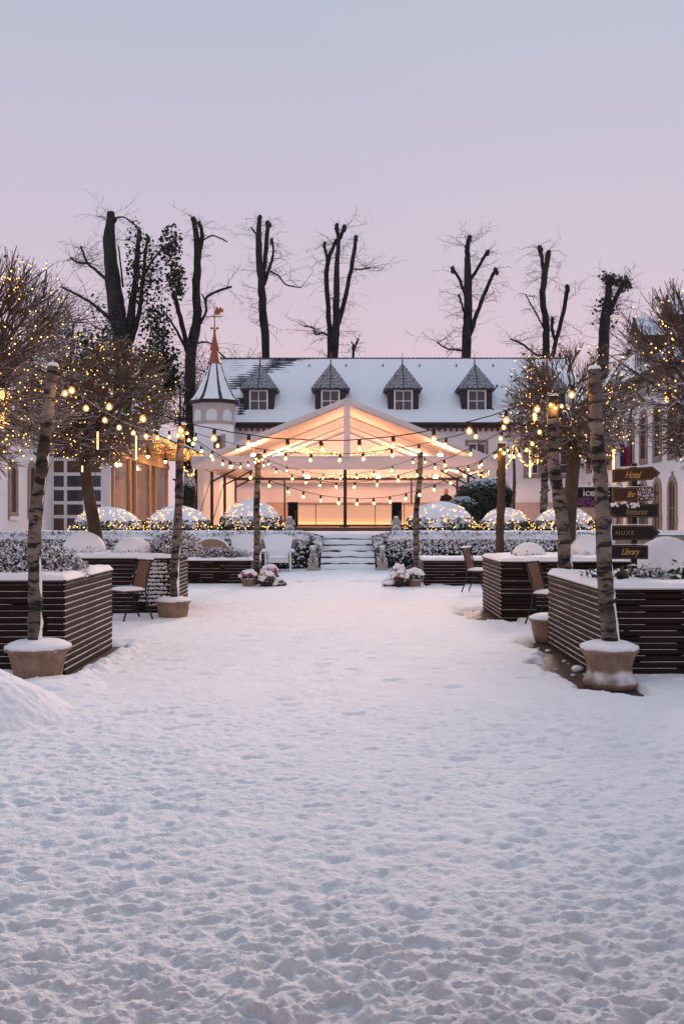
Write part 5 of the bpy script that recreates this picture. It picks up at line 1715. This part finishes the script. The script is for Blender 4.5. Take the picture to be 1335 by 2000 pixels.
brushwood(345, 700, 56, 'fine bare brushwood behind the slender pollard', 111, 120, .8, 4.0)
brushwood(120, 560, 56, 'fine bare brushwood showing past the nearest decorated crown', 112, 110, 1.0, 4.5)
brushwood(1235, 640, 54, 'reddish bare brushwood over the wing roof by the bushy headed pollard', 113, 110, .8, 3.5)
brushwood(440, 690, 58, 'fine bare brushwood behind the copper spire', 114, 60, 1.0, 2.4)

# ------------------------------------------------------------------ signpost
sg = thing('signpost', (P(1237, 0, 9.9).x, 9.9, .88), 'black signpost with five pointed wooden name boards in the planter', 'sign')
so = Vector((P(1237, 0, 9.9).x, 9.9, .88))
MB().box(-.028, .028, -.02, .036, 0, P(0, 905, 9.9).z - .88).build('post', m_iron, sg)


def text_mesh(body, size, material, parent, loc, shear=0.0, sx=1.0, name='lettering', space=1.0, ext=.0015, bold=0.0):
    cu = bpy.data.curves.new('t', 'FONT')
    cu.body = body; cu.size = size; cu.shear = shear; cu.align_x = 'CENTER'; cu.align_y = 'CENTER'; cu.extrude = ext
    cu.space_character = space
    cu.offset = bold
    ob = bpy.data.objects.new('t', cu)
    C.objects.link(ob)
    bpy.context.view_layer.update()
    me = bpy.data.meshes.new_from_object(ob.evaluated_get(bpy.context.evaluated_depsgraph_get()))
    bpy.data.objects.remove(ob)
    me.materials.clear(); me.materials.append(material)
    o = bpy.data.objects.new(name, me)
    o.location = loc
    o.rotation_euler = (R(90), 0, 0)
    o.scale = (sx, 1, 1)
    return link(o, parent)


def sign(pts, body, material, size, tx, ty, shear, sx, label, space=1.0, yo=0.0, tcol=None):
    poly = [(P(x, y, 9.9 - .05).x - so.x, P(x, y, 9.9 - .05).z - so.z) for x, y in pts]
    o = MB().prism(poly, -.062 + yo, -.03 + yo).build('board', material, sg, fix=True)
    o['label'] = label
    cx, cz = sum(p[0] for p in poly) / len(poly), sum(p[1] for p in poly) / len(poly)
    ins = []
    for x, z in poly:
        ins.append((x - math.copysign(.012, x - cx), z - math.copysign(.012, z - cz)))
    m = MB()
    for (xa, za), (xb, zb) in zip(ins, ins[1:] + ins[:1]):
        m.beam((xa, -.0635 + yo, za), (xb, -.0635 + yo, zb), .003, .003)
    m.build('edging', m_goldline, o)
    text_mesh(body, size, tcol or m_gold, o, (P(tx, ty, 9.85).x - so.x, -.0645 + yo, P(tx, ty, 9.85).z - so.z), shear, sx, space=space)
    return o


sign([(1195, 917), (1272, 911), (1288, 924), (1272, 937), (1195, 943)], 'Hotel', m_signbrown, .105, 1233, 928, .45, .72, 'brown arrow board reading Hotel', .92)
b_ = sign([(1195, 953), (1270, 950), (1284, 964), (1270, 978), (1195, 980)], 'Bar', m_signbrown, .088, 1230, 966, .45, .78, 'brown arrow board reading Bar, its tip frosted with snow', .92)
g_ = np.random.default_rng(3)
pos = np.array([[P(x, y, 9.84).x - so.x, -.064, P(x, y, 9.84).z - so.z] for x, y in zip(g_.uniform(1243, 1276, 130), g_.uniform(953, 976, 130))])
leaves('frost', pos, np.tile([0, -1.0, 0], (130, 1)), .0055, m_snow, b_, 3, .15, .8)
b_ = sign([(1197, 983), (1285, 984), (1285, 1011), (1199, 1011), (1189, 1004), (1189, 990)], 'Restaurant', m_signdark, .09, 1240, 1000, .45, .66, 'dark board reading Restaurant with snow on its upper edge', .9, tcol=m_goldline)
m = MB()
rg_ = random.Random(4)
for i in range(34):
    x = 1192 + 54 * rg_.random() ** 1.2
    m.ball((P(x, 0, 9.85).x - so.x, -.06, P(0, 984 + rg_.random() ** 2 * (9 if x > 1222 else 5), 9.85).z - so.z), (.012, .007, .008 + .01 * rg_.random()), 7, 5, .15, rg_)
m.build('snow_crumbs', m_snow, b_, True, kind='stuff')
sign([(1188, 1026), (1272, 1026), (1287, 1040), (1272, 1055), (1188, 1055)], 'NUXE', m_signdark, .062, 1218, 1041, 0, 1.0, 'dark arrow board lettered NUXE', 1.35, tcol=m_goldline)
sign([(1190, 1064), (1264, 1065), (1264, 1092), (1190, 1092)], 'Library', m_signdark, .10, 1228, 1078, .45, .72, 'dark rectangular board reading Library', .92)
for z0_, z1_ in ((946, 950), (982, 984)):
    MB().box(.004, .06, -.05, .03, P(0, z1_, 9.9).z - .88, P(0, z0_, 9.9).z - .88).build('bracket', m_iron, sg)
for (x0, x1, y) in ((1196, 1268, 914), (1196, 1268, 951.5), (1192, 1268, 1025.8), (1192, 1262, 1064)):
    a, b = P(x0, y, 9.85), P(x1, y - (3 if y < 920 else 0), 9.85)
    o = wavy_strip(b.x - a.x, .024, .008, int(y)).build('snow_ridge', m_snow, sg, True, loc=(a.x - so.x, -.034, a.z - so.z + .002))
    o.rotation_euler = (0, -math.atan2(b.z - a.z, b.x - a.x), 0)

# tall lamp post with hanging flag behind
fp = thing('flag_pole', (P(1231, 0, 30).x, 30, TZ), 'thin dark pole with a drooping blue and red flag behind the Hotel board', 'flag')
f0 = P(1231, 0, 30)
MB().lathe([(.08, 0), (.06, .3), (.045, .5), (.04, P(0, 800, 30).z - TZ)], 10).build('pole', m_iron, fp, True)
for xa, xb, ya, yb, cm, nm in ((1209, 1219, 868, 913, mat('flag_blue', (.01, .014, .07), .8, var=.3), 'blue_field'), (1219, 1227, 872, 913, mat('flag_red', (.25, .01, .03), .8, var=.25), 'red_field'), (1200, 1209, 860, 911, mat('flag_white', (.6, .5, .46), .8), 'white_field')):
    a, b = P(xa, ya, 29.9), P(xb, yb, 29.9)
    gx, gz = np.meshgrid(np.linspace(a.x, b.x, 14), np.linspace(b.z, a.z, 10))
    gy = 29.85 + .05 * np.sin((gx - a.x) * 28 + gz * .6)
    np_mesh(nm, np.stack([gx - f0.x, gy - 30, gz - TZ], -1).reshape(-1, 3), grid_faces(10, 14), cm, fp, True)

# kiosk with a dark banner
kx0, kx1 = P(1118, 0, 38).x, P(1206, 0, 38).x
ki = thing('ice_kiosk', ((kx0 + kx1) / 2, 38.5, TZ), 'small kiosk with snowy flat roof and dark banner lettered ice', 'kiosk')
hw_ = (kx1 - kx0) / 2
zt = P(0, 952, 38).z - TZ; zb = P(0, 990, 38).z - TZ
MB().box(-hw_, hw_, 0, 1.8, 0, zt - .05).build('cabin', mat('kiosk_panel', (.5, .36, .3), .7, var=.2, vscale=2), ki)
MB().box(-hw_ - .25, hw_ + .1, -.3, 2.0, zt - .05, zt + .02).build('roof', m_gutter, ki)
MB().box(-hw_ - .25, hw_ + .1, -.32, 2.0, zt + .021, zt + .1).build('roof_snow', m_snow, ki)
MB().box(-hw_ + .12, hw_, -.06, -.01, zb, zt - .06).build('banner', m_signdark, ki)
text_mesh('ice', .44, m_white, ki, (P(1154, 0, 38).x - (kx0 + kx1) / 2, -.068, P(0, 962, 38).z - TZ), bold=.008)
text_mesh('c', .44, m_white, ki, (P(1192, 0, 38).x - (kx0 + kx1) / 2, -.068, P(0, 962, 38).z - TZ), bold=.008)
m = MB()
rg_ = random.Random(6)
for i in range(26):
    m.ball((rg_.uniform(-hw_ + .2, .3), -.064, zb + abs(rg_.gauss(0, .16)) + .04), (.1, .006, .07), 7, 4)
m.build('berry_print', mat('berry_print', (.16, .05, .12), .6, var=.7, vscale=6), ki)

# ------------------------------------------------------------------ bistro chairs
def bistro(x, y, rz, label):
    t = thing('bistro_chair', (x, y, .03), label, 'chair', 'wooden bistro chairs with black metal frames', rz)
    # local: seat faces +x, backrest at x=-.2
    for s in (-.19, .19):
        MB().tube([(-.30, s, 0), (-.20, s, .25), (-.165, s, .45), (-.2, s, .7), (-.27, s, .9)], .0125, 6).build('leg', m_iron, t, True)
        MB().tube([(.20, s, 0), (.12, s, .25), (.1, s, .44), (-.16, s, .455)], .0125, 6).build('leg', m_iron, t, True)
    for i in range(6):
        MB().box(-.17 + i * .062, -.115 + i * .062, -.2, .2, .455, .472).build('seat_slat', m_wood, t)
    for i in range(5):
        yy = -.17 + i * .072
        vs = [(-.182, yy, .5), (-.162, yy, .5), (-.182, yy + .05, .5), (-.162, yy + .05, .5), (-.285, yy, .88), (-.265, yy, .88), (-.285, yy + .05, .88), (-.265, yy + .05, .88)]
        MB().add(vs, [(0, 2, 3, 1), (4, 5, 7, 6), (0, 1, 5, 4), (2, 6, 7, 3), (0, 4, 6, 2), (1, 3, 7, 5)]).build('back_slat', m_wood, t)
    MB().tube([(-.275, -.2, .895), (-.28, 0, .91), (-.275, .2, .895)], .016, 6).build('top_rail', m_iron, t, True)
    wavy_strip(.4, .05, .03, 5).build('snow_ridge', m_snow, t, True, loc=(-.30, -.2, .91)).rotation_euler = (0, 0, R(90))
    gx, gy = np.meshgrid(np.linspace(-.17, .2, 12), np.linspace(-.2, .2, 12))
    e = np.minimum(np.minimum(gx + .17, .2 - gx), np.minimum(gy + .2, .2 - gy))
    np_mesh('seat_snow', np.stack([gx, gy, .474 + .045 * sstep(e, 0, .05)], -1).reshape(-1, 3), grid_faces(12, 12), m_snow, t, True)


bistro(P(250, 0, 13.4).x - .0, 13.45, R(222), 'wooden bistro chair standing between the two slatted planters by the stone pot')
bistro(P(1070, 0, 13.0).x, 12.9, R(-38), 'wooden bistro chair wedged behind the signpost planter')
bistro(P(934, 0, 18.2).x, 18.2, R(-30), 'dark bistro chair behind the corner of the cushion planter')


# ------------------------------------------------------------------ white garden chairs and wicker chair
def garden_chair(px, y_, label, rz=0.0):
    x = P(px, 0, y_).x
    t = thing('garden_chair', (x, y_, .03), label, 'chair', 'white fan backed garden chairs', rz)
    for i in range(7):            # fan of back boards
        a = (i - 3) / 3
        x0, x1 = a * .24, a * .36
        top = 1.02 - .1 * a * a
        m = MB()
        wv0, wv1 = .034, .052
        vs = []
        for (xx, yy, zz, ww) in ((x0, .26, .34, wv0), (x1, .52, top, wv1)):
            vs += [(xx - ww, yy, zz), (xx + ww, yy, zz), (xx + ww, yy + .02, zz), (xx - ww, yy + .02, zz)]
        m.add(vs, [(0, 1, 2, 3)[::-1], (4, 5, 6, 7), (0, 4, 5, 1)[::-1], (1, 5, 6, 2)[::-1], (2, 6, 7, 3)[::-1], (3, 7, 4, 0)[::-1]])
        m.build('back_board', m_whitewood, t, fix=True)
    for i in range(5):
        MB().box(-.28, .28, -.3 + i * .115, -.2 + i * .115, .38 - i * .02, .40 - i * .02).build('seat_slat', m_whitewood, t)
    MB().box(-.28, .28, -.325, -.302, .28, .40).build('apron', m_whitewood, t)
    for s in (-1, 1):
        MB().box(s * .38 - .07, s * .38 + .07, -.34, .4, .56, .585).build('arm', m_whitewood, t)
        MB().box(s * .33 - .025, s * .33 + .025, -.32, -.22, 0, .56).build('leg', m_whitewood, t)
        MB().box(s * .33 - .025, s * .33 + .025, .3, .38, 0, .56).build('leg', m_whitewood, t)
        gx, gy = np.meshgrid(np.linspace(-.08, .08, 10), np.linspace(-.36, .41, 24))
        e = np.minimum(np.minimum(gx + .08, .08 - gx), np.minimum(gy + .36, .41 - gy))
        np_mesh('arm_snow', np.stack([gx + s * .38, gy, .587 + .05 * sstep(e, 0, .04)], -1).reshape(-1, 3), grid_faces(24, 10), m_snow, t, True)
    gx, gt = np.meshgrid(np.linspace(-1, 1, 30), np.linspace(0, 1, 20))
    X_ = gx * (.275 + .14 * gt); Z_ = .42 + gt * (.62 - .1 * gx * gx); Y_ = .275 + .26 * gt - .035 - .02 * fbm(gx * 3 + 9, gt * 4, int(px), 3)
    np_mesh('back_snow', np.stack([X_, Y_, Z_], -1).reshape(-1, 3), grid_faces(20, 30), m_snow, t, True)
    gx, gy = np.meshgrid(np.linspace(-.29, .29, 24), np.linspace(-.33, .3, 16))
    e = np.minimum(np.minimum(gx + .29, .29 - gx), gy + .33)
    np_mesh('seat_snow', np.stack([gx, gy, .40 - gy * .14 - .04 + .075 * sstep(e, 0, .08)], -1).reshape(-1, 3), grid_faces(16, 24), m_snow, t, True)


garden_chair(543, 25.0, 'white fan backed garden chair nearest the steps, full of snow', R(4))
garden_chair(472, 24.9, 'white fan backed garden chair half hidden by the slim birch pole', R(-6))

wc = thing('wicker_chair', (P(410, 0, 24.6).x, 24.6, .03), 'round topped wicker chair behind the low planter beside the white chairs', 'chair')
m = MB()
for i in range(24):
    a0, a1 = math.pi * i / 24, math.pi * (i + 1) / 24
    f = lambda a: (-.46 * math.cos(a), .28 + .05 * math.sin(a), .62 + .3 * math.sin(a))
    (xa, ya, za), (xb, yb, zb) = f(a0), f(a1)
    m.add([(xa, ya, .3), (xb, yb, .3), (xb, yb, zb), (xa, ya, za), (xa, ya + .05, .3), (xb, yb + .05, .3), (xb, yb + .05, zb), (xa, ya + .05, za)], [(0, 1, 2, 3), (7, 6, 5, 4), (3, 2, 6, 7)])
m.build('backrest', m_wicker, wc)
MB().box(-.44, .44, -.35, .27, .3, .42).build('seat', m_wicker, wc)
for sx in (-1, 1):
    MB().box(sx * .45 - .05, sx * .45 + .05, -.35, .3, .1, .64).build('arm', m_wicker, wc)
    for yy in (-.33, .25):
        MB().box(sx * .45 - .03, sx * .45 + .03, yy, yy + .06, 0, .1).build('leg', m_iron, wc)
MB().tube([(-.46 * math.cos(math.pi * i / 24), .3 + .05 * math.sin(math.pi * i / 24), .63 + .3 * math.sin(math.pi * i / 24)) for i in range(25)], .03, 8).build('snow_ridge', m_snow, wc, True)
MB().ball((0, -.05, .42), (.4, .3, .1), 20, 6, lo=0).build('seat_snow', m_snow, wc, True)


# ------------------------------------------------------------------ statues
def blob(parts, name, material, parent, voxel):
    m = MB()
    for q in parts:
        if not isinstance(q[0], list): m.ball(q[0], q[1], 14, 10)
        else: m.tube(q[0], q[1], 10)
    o = m.build(name, material, parent, True)
    rm = o.modifiers.new('one_surface', 'REMESH'); rm.mode = 'VOXEL'; rm.voxel_size = voxel; rm.use_smooth_shade = True
    return o


def lion(px, Y, label, flip):
    x = P(px, 0, Y).x
    t = thing('guardian_statue', (x, Y, .03), label, 'statue', 'seated stone lions beside the steps')
    MB().box(-.17, .17, -.17, .17, 0, .1).box(-.13, .13, -.13, .13, .101, .2).box(-.15, .15, -.15, .15, .201, .26).build('plinth', m_statue, t)
    s = -1 if flip else 1
    blob([((0, .03, .36), (.105, .12, .13)), ((0, -.01, .46), (.085, .09, .14)), ((0, -.03, .58), (.085, .085, .08)), ((0, -.05, .62), (.095, .085, .085)), ((0, -.13, .6), (.045, .05, .04)),
          ([(-.055, -.09, .48), (-.06, -.12, .36), (-.06, -.13, .265)], [.04, .032, .03]), ([(.055, -.09, .48), (.06, -.12, .36), (.06, -.13, .265)], [.04, .032, .03]),
          ((-.06, -.15, .28), (.035, .05, .025)), ((.06, -.15, .28), (.035, .05, .025)), ((-.1, .0, .31), (.05, .1, .06)), ((.1, .0, .31), (.05, .1, .06)),
          ((-.06, -.03, .7), (.025, .02, .03)), ((.06, -.03, .7), (.025, .02, .03)), ([(s * .08, .1, .3), (s * .13, .12, .4), (s * .1, .12, .5)], [.025, .02, .025])], 'figure', m_statue, t, .012)
    MB().ball((0, -.02, .69), (.09, .08, .035), 14, 6, lo=-.2).build('snow_cap', m_snow, t, True)


lion(611, 25.3, 'seated stone lion on a plinth on the garden chair side of the steps', False)
lion(746, 25.3, 'seated stone lion on a plinth on the flower pot side of the steps', True)


def cherub(px, Y, z0, label, s):
    t = thing('cherub_statue', (P(px, 0, Y).x, Y, z0), label, 'statue', 'stone cherubs on the hedge ends')
    MB().box(-.14, .14, -.14, .14, 0, .1).build('plinth', m_statue, t)
    blob([((0, 0, .18), (.13, .11, .09)), ((0, .02, .29), (.095, .08, .12)), ((0, 0, .44), (.075, .075, .085)), ((0, -.06, .43), (.02, .02, .02)),
          ([(-.09, 0, .36), (-.15, -.05, .28), (-.07, -.11, .27)], [.034, .03, .026]), ([(.09, 0, .36), (.15, -.05, .28), (.06, -.11, .3)], [.034, .03, .026]),
          ([(-.06, -.03, .17), (-.1, -.15, .17), (-.1, -.16, .1)], [.05, .04, .03]), ([(.06, -.03, .17), (.1, -.15, .17), (.1, -.16, .1)], [.05, .04, .03]),
          ((s * .1, .08, .36), (.06, .02, .08)), ((-s * .1, .08, .36), (.06, .02, .08))], 'figure', m_statue, t, .013)
    MB().ball((0, .0, .5), (.07, .07, .035), 12, 6, lo=-.2).ball((0, -.06, .24), (.1, .05, .025), 12, 5, lo=-.2).build('snow_cap', m_snow, t, True)


cherub(773, 27.3, TZ + .02, 'snow dusted cherub in front of the loudspeaker at the hedge end by the flower pots', 1)
cherub(566, 27.3, TZ + .02, 'snow dusted cherub between the tallest dome bush and the loudspeaker', -1)

# ------------------------------------------------------------------ flower pots at the slim poles
def flower_pot(px, Y, r, h, label, seed, mound, petals, pm):
    x = P(px, 0, Y).x
    t = thing('flower_pot', (x, Y, .02), label, 'flower pot', 'snow covered flower pots at the slim poles')
    rg_ = random.Random(seed)
    MB().lathe([(r * .68, 0), (r * .8, h * .3), (r * .95, h * .85), (r * 1.08, h * .88), (r * 1.08, h), (r * .9, h)], 20, jit=.01, rg=rg_).build('pot', pm, t, True)
    g_ = np.random.default_rng(seed)
    n = 420
    d = g_.normal(0, 1, (n, 3)); d[:, 2] = np.abs(d[:, 2]); d /= np.linalg.norm(d, axis=1)[:, None]
    pos = d * np.array([mound[0], mound[0] * .85, mound[1]]) * g_.uniform(.8, 1.12, (n, 1)) + np.array([0, 0, h])
    leaves('leaves', pos, d + np.array([0, -.2, .5]), .032, mat('pot_plant_leaf', (.05, .035, .03), .6, var=.6, vscale=12, snow=(.4, .2), nscale=18), t, seed, .7)
    m = MB()
    for i in range(16):
        a = rg_.uniform(0, 6.28); p = rg_.uniform(.25, 1.5)
        m.ball((mound[0] * math.cos(p) * math.cos(a), mound[0] * .85 * math.cos(p) * math.sin(a), h + mound[1] * math.sin(p)), (rg_.uniform(.05, .1), rg_.uniform(.05, .1), rg_.uniform(.03, .06)), 9, 6, .12, rg_)
    m.build('snow_clumps', m_snow, t, True, kind='stuff')
    if petals:
        k = 20
        pos = np.stack([g_.normal(petals[1], .06, k), -mound[0] * .8 + g_.normal(0, .04, k), h + mound[1] * .55 + g_.normal(0, .03, k)], 1)
        leaves('flowers', pos, np.tile([0, -1.0, .4], (k, 1)), .03, petals[0], t, seed + 1, .6, .8)


m_pink = mat('pink_petal', (.42, .05, .12), .6, var=.4, vscale=12)
m_yell = mat('yellow_petal', (.62, .36, .12), .6, var=.3, vscale=12)
m_dpot = mat('dark_pot', (.04, .03, .028), .6, var=.3)
flower_pot(486, 19.75, .17, .22, 'stone tub of pink pansies at the slim pole by the white chairs', 121, (.2, .14), (m_pink, -.05), m_pot)
flower_pot(520, 19.7, .15, .14, 'dark pot of snowy reddish leaves beside the pansy tub', 122, (.2, .2), (m_yell, -.06), m_dpot)
flower_pot(543, 19.8, .14, .06, 'low dark bowl buried in snow, last of the row by the white chairs', 123, (.17, .13), None, m_dpot)
flower_pot(527, 20.1, .14, .2, 'taller pot with pink blossom behind the reddish leaves', 124, (.19, .26), (m_pink, .06), m_dpot)
flower_pot(808, 19.7, .17, .2, 'stone tub heaped with snow beside the low planter', 125, (.2, .2), None, m_pot)
flower_pot(785, 19.65, .15, .16, 'dark pot with faint pink blossom between snow heaped tubs', 126, (.2, .2), (m_pink, -.05), m_dpot)
flower_pot(765, 19.75, .13, .05, 'low bowl of snow covered leaves nearest the steps', 127, (.17, .17), None, m_dpot)
flower_pot(777, 20.1, .14, .18, 'tall snowy plant at the back of the flower pot group', 128, (.17, .3), (m_pink, .02), m_dpot)

# ------------------------------------------------------------------ person behind the dome bush
pe = thing('person', (P(871, 0, 38.6).x, 38.6, TZ + .03), 'person in dark jacket with light brown hair standing behind the dome bush', 'person', rz=R(20))
H = 1.63
blob([([(-.09, 0, .06), (-.095, 0, .45), (-.085, 0, .86)], [.045, .06, .085]), ([(.09, 0, .06), (.095, .02, .45), (.085, 0, .86)], [.045, .06, .085]),
      ((-.09, -.05, .04), (.045, .12, .04)), ((.09, -.05, .04), (.045, .12, .04)), ((0, 0, .9), (.17, .12, .14)), ((0, 0, 1.1), (.16, .11, .22)), ((0, .01, 1.26), (.19, .11, .14)),
      ([(-.17, 0, 1.34), (-.24, .02, 1.1), (-.2, -.1, .88)], [.062, .05, .036]), ([(.17, 0, 1.34), (.24, .02, 1.1), (.2, -.1, .88)], [.062, .05, .036]),
      ((-.19, -.13, .83), (.025, .045, .05)), ((.19, -.13, .83), (.025, .045, .05)),
      *[([(s * (.175 + .013 * i), -.14 - .004 * i, .81), (s * (.175 + .013 * i), -.165, .77 - .006 * (i in (1, 2))), (s * (.175 + .012 * i), -.155, .735)], [.009, .009, .008]) for s in (-1, 1) for i in range(4)],
      *[([(s * .165, -.12, .83), (s * .15, -.15, .8), (s * .155, -.17, .77)], [.011, .01, .009]) for s in (-1, 1)],
      ([(0, .0, 1.34), (0, -.005, 1.46)], [.055, .05]), ((0, -.02, 1.53), (.072, .09, .108)), ((0, -.108, 1.515), (.013, .016, .02)), ((-.073, -.01, 1.52), (.012, .02, .03)), ((.073, -.01, 1.52), (.012, .02, .03)), ((0, -.1, 1.47), (.025, .012, .008))],
     'body', mat('skin', (.5, .3, .22), .6), pe, .014)
m_jk = mat('dark_jacket', (.02, .016, .02), .8, var=.3)
blob([((0, 0, .92), (.185, .135, .16)), ((0, 0, 1.1), (.175, .125, .24)), ((0, .01, 1.27), (.205, .125, .15)), ([(-.17, 0, 1.35), (-.245, .02, 1.1), (-.205, -.09, .92)], [.074, .062, .05]), ([(.17, 0, 1.35), (.245, .02, 1.1), (.205, -.09, .92)], [.074, .062, .05]), ([(0, .0, 1.35), (0, .0, 1.42)], [.08, .072])], 'jacket', m_jk, pe, .014)
blob([([(-.09, 0, .08), (-.095, 0, .45), (-.085, 0, .86)], [.06, .07, .1]), ([(.09, 0, .08), (.095, .02, .45), (.085, 0, .86)], [.06, .07, .1])], 'trousers', mat('dark_trousers', (.025, .025, .035), .8), pe, .014)
blob([((0, .02, 1.57), (.082, .09, .09)), ((0, .05, 1.5), (.078, .06, .11))], 'hair', mat('light_brown_hair', (.3, .17, .09), .7, var=.3), pe, .012)
for s in (-1, 1):
    MB().ball((s * .03, -.1, 1.54), .012, 8, 6).build('eye', mat('eye', (.03, .02, .02), .3), pe, True)

# ------------------------------------------------------------------ fallen snow crumbs beside the planters
m = MB()
rg_ = random.Random(77)
for i in range(48):
    k = rg_.random()
    if k < .3: c = (rg_.uniform(2.12, 2.42), rg_.uniform(8.6, 11.2))
    elif k < .42: c = (rg_.uniform(1.95, 2.3), rg_.uniform(13.6, 15.2))
    elif k < .62: c = (rg_.uniform(-2.66, -2.45), rg_.uniform(8.7, 10.9))
    elif k < .85: c = (rg_.uniform(-4.3, -1.4), rg_.uniform(20.0, 20.3))
    else: c = (rg_.uniform(1.8, 4.2), rg_.uniform(20.0, 20.3))
    r_ = .008 + .05 * rg_.random() ** 3
    m.ball((c[0], c[1], .012 + r_ * .3), (r_ * 1.2, r_, r_ * .7), 9, 6, .12, rg_)
o = m.build('snow_lumps', m_snow, None, True)
tag(o, 'crumbled snow lumps fallen beside the slatted planters', 'snow', kind='stuff')
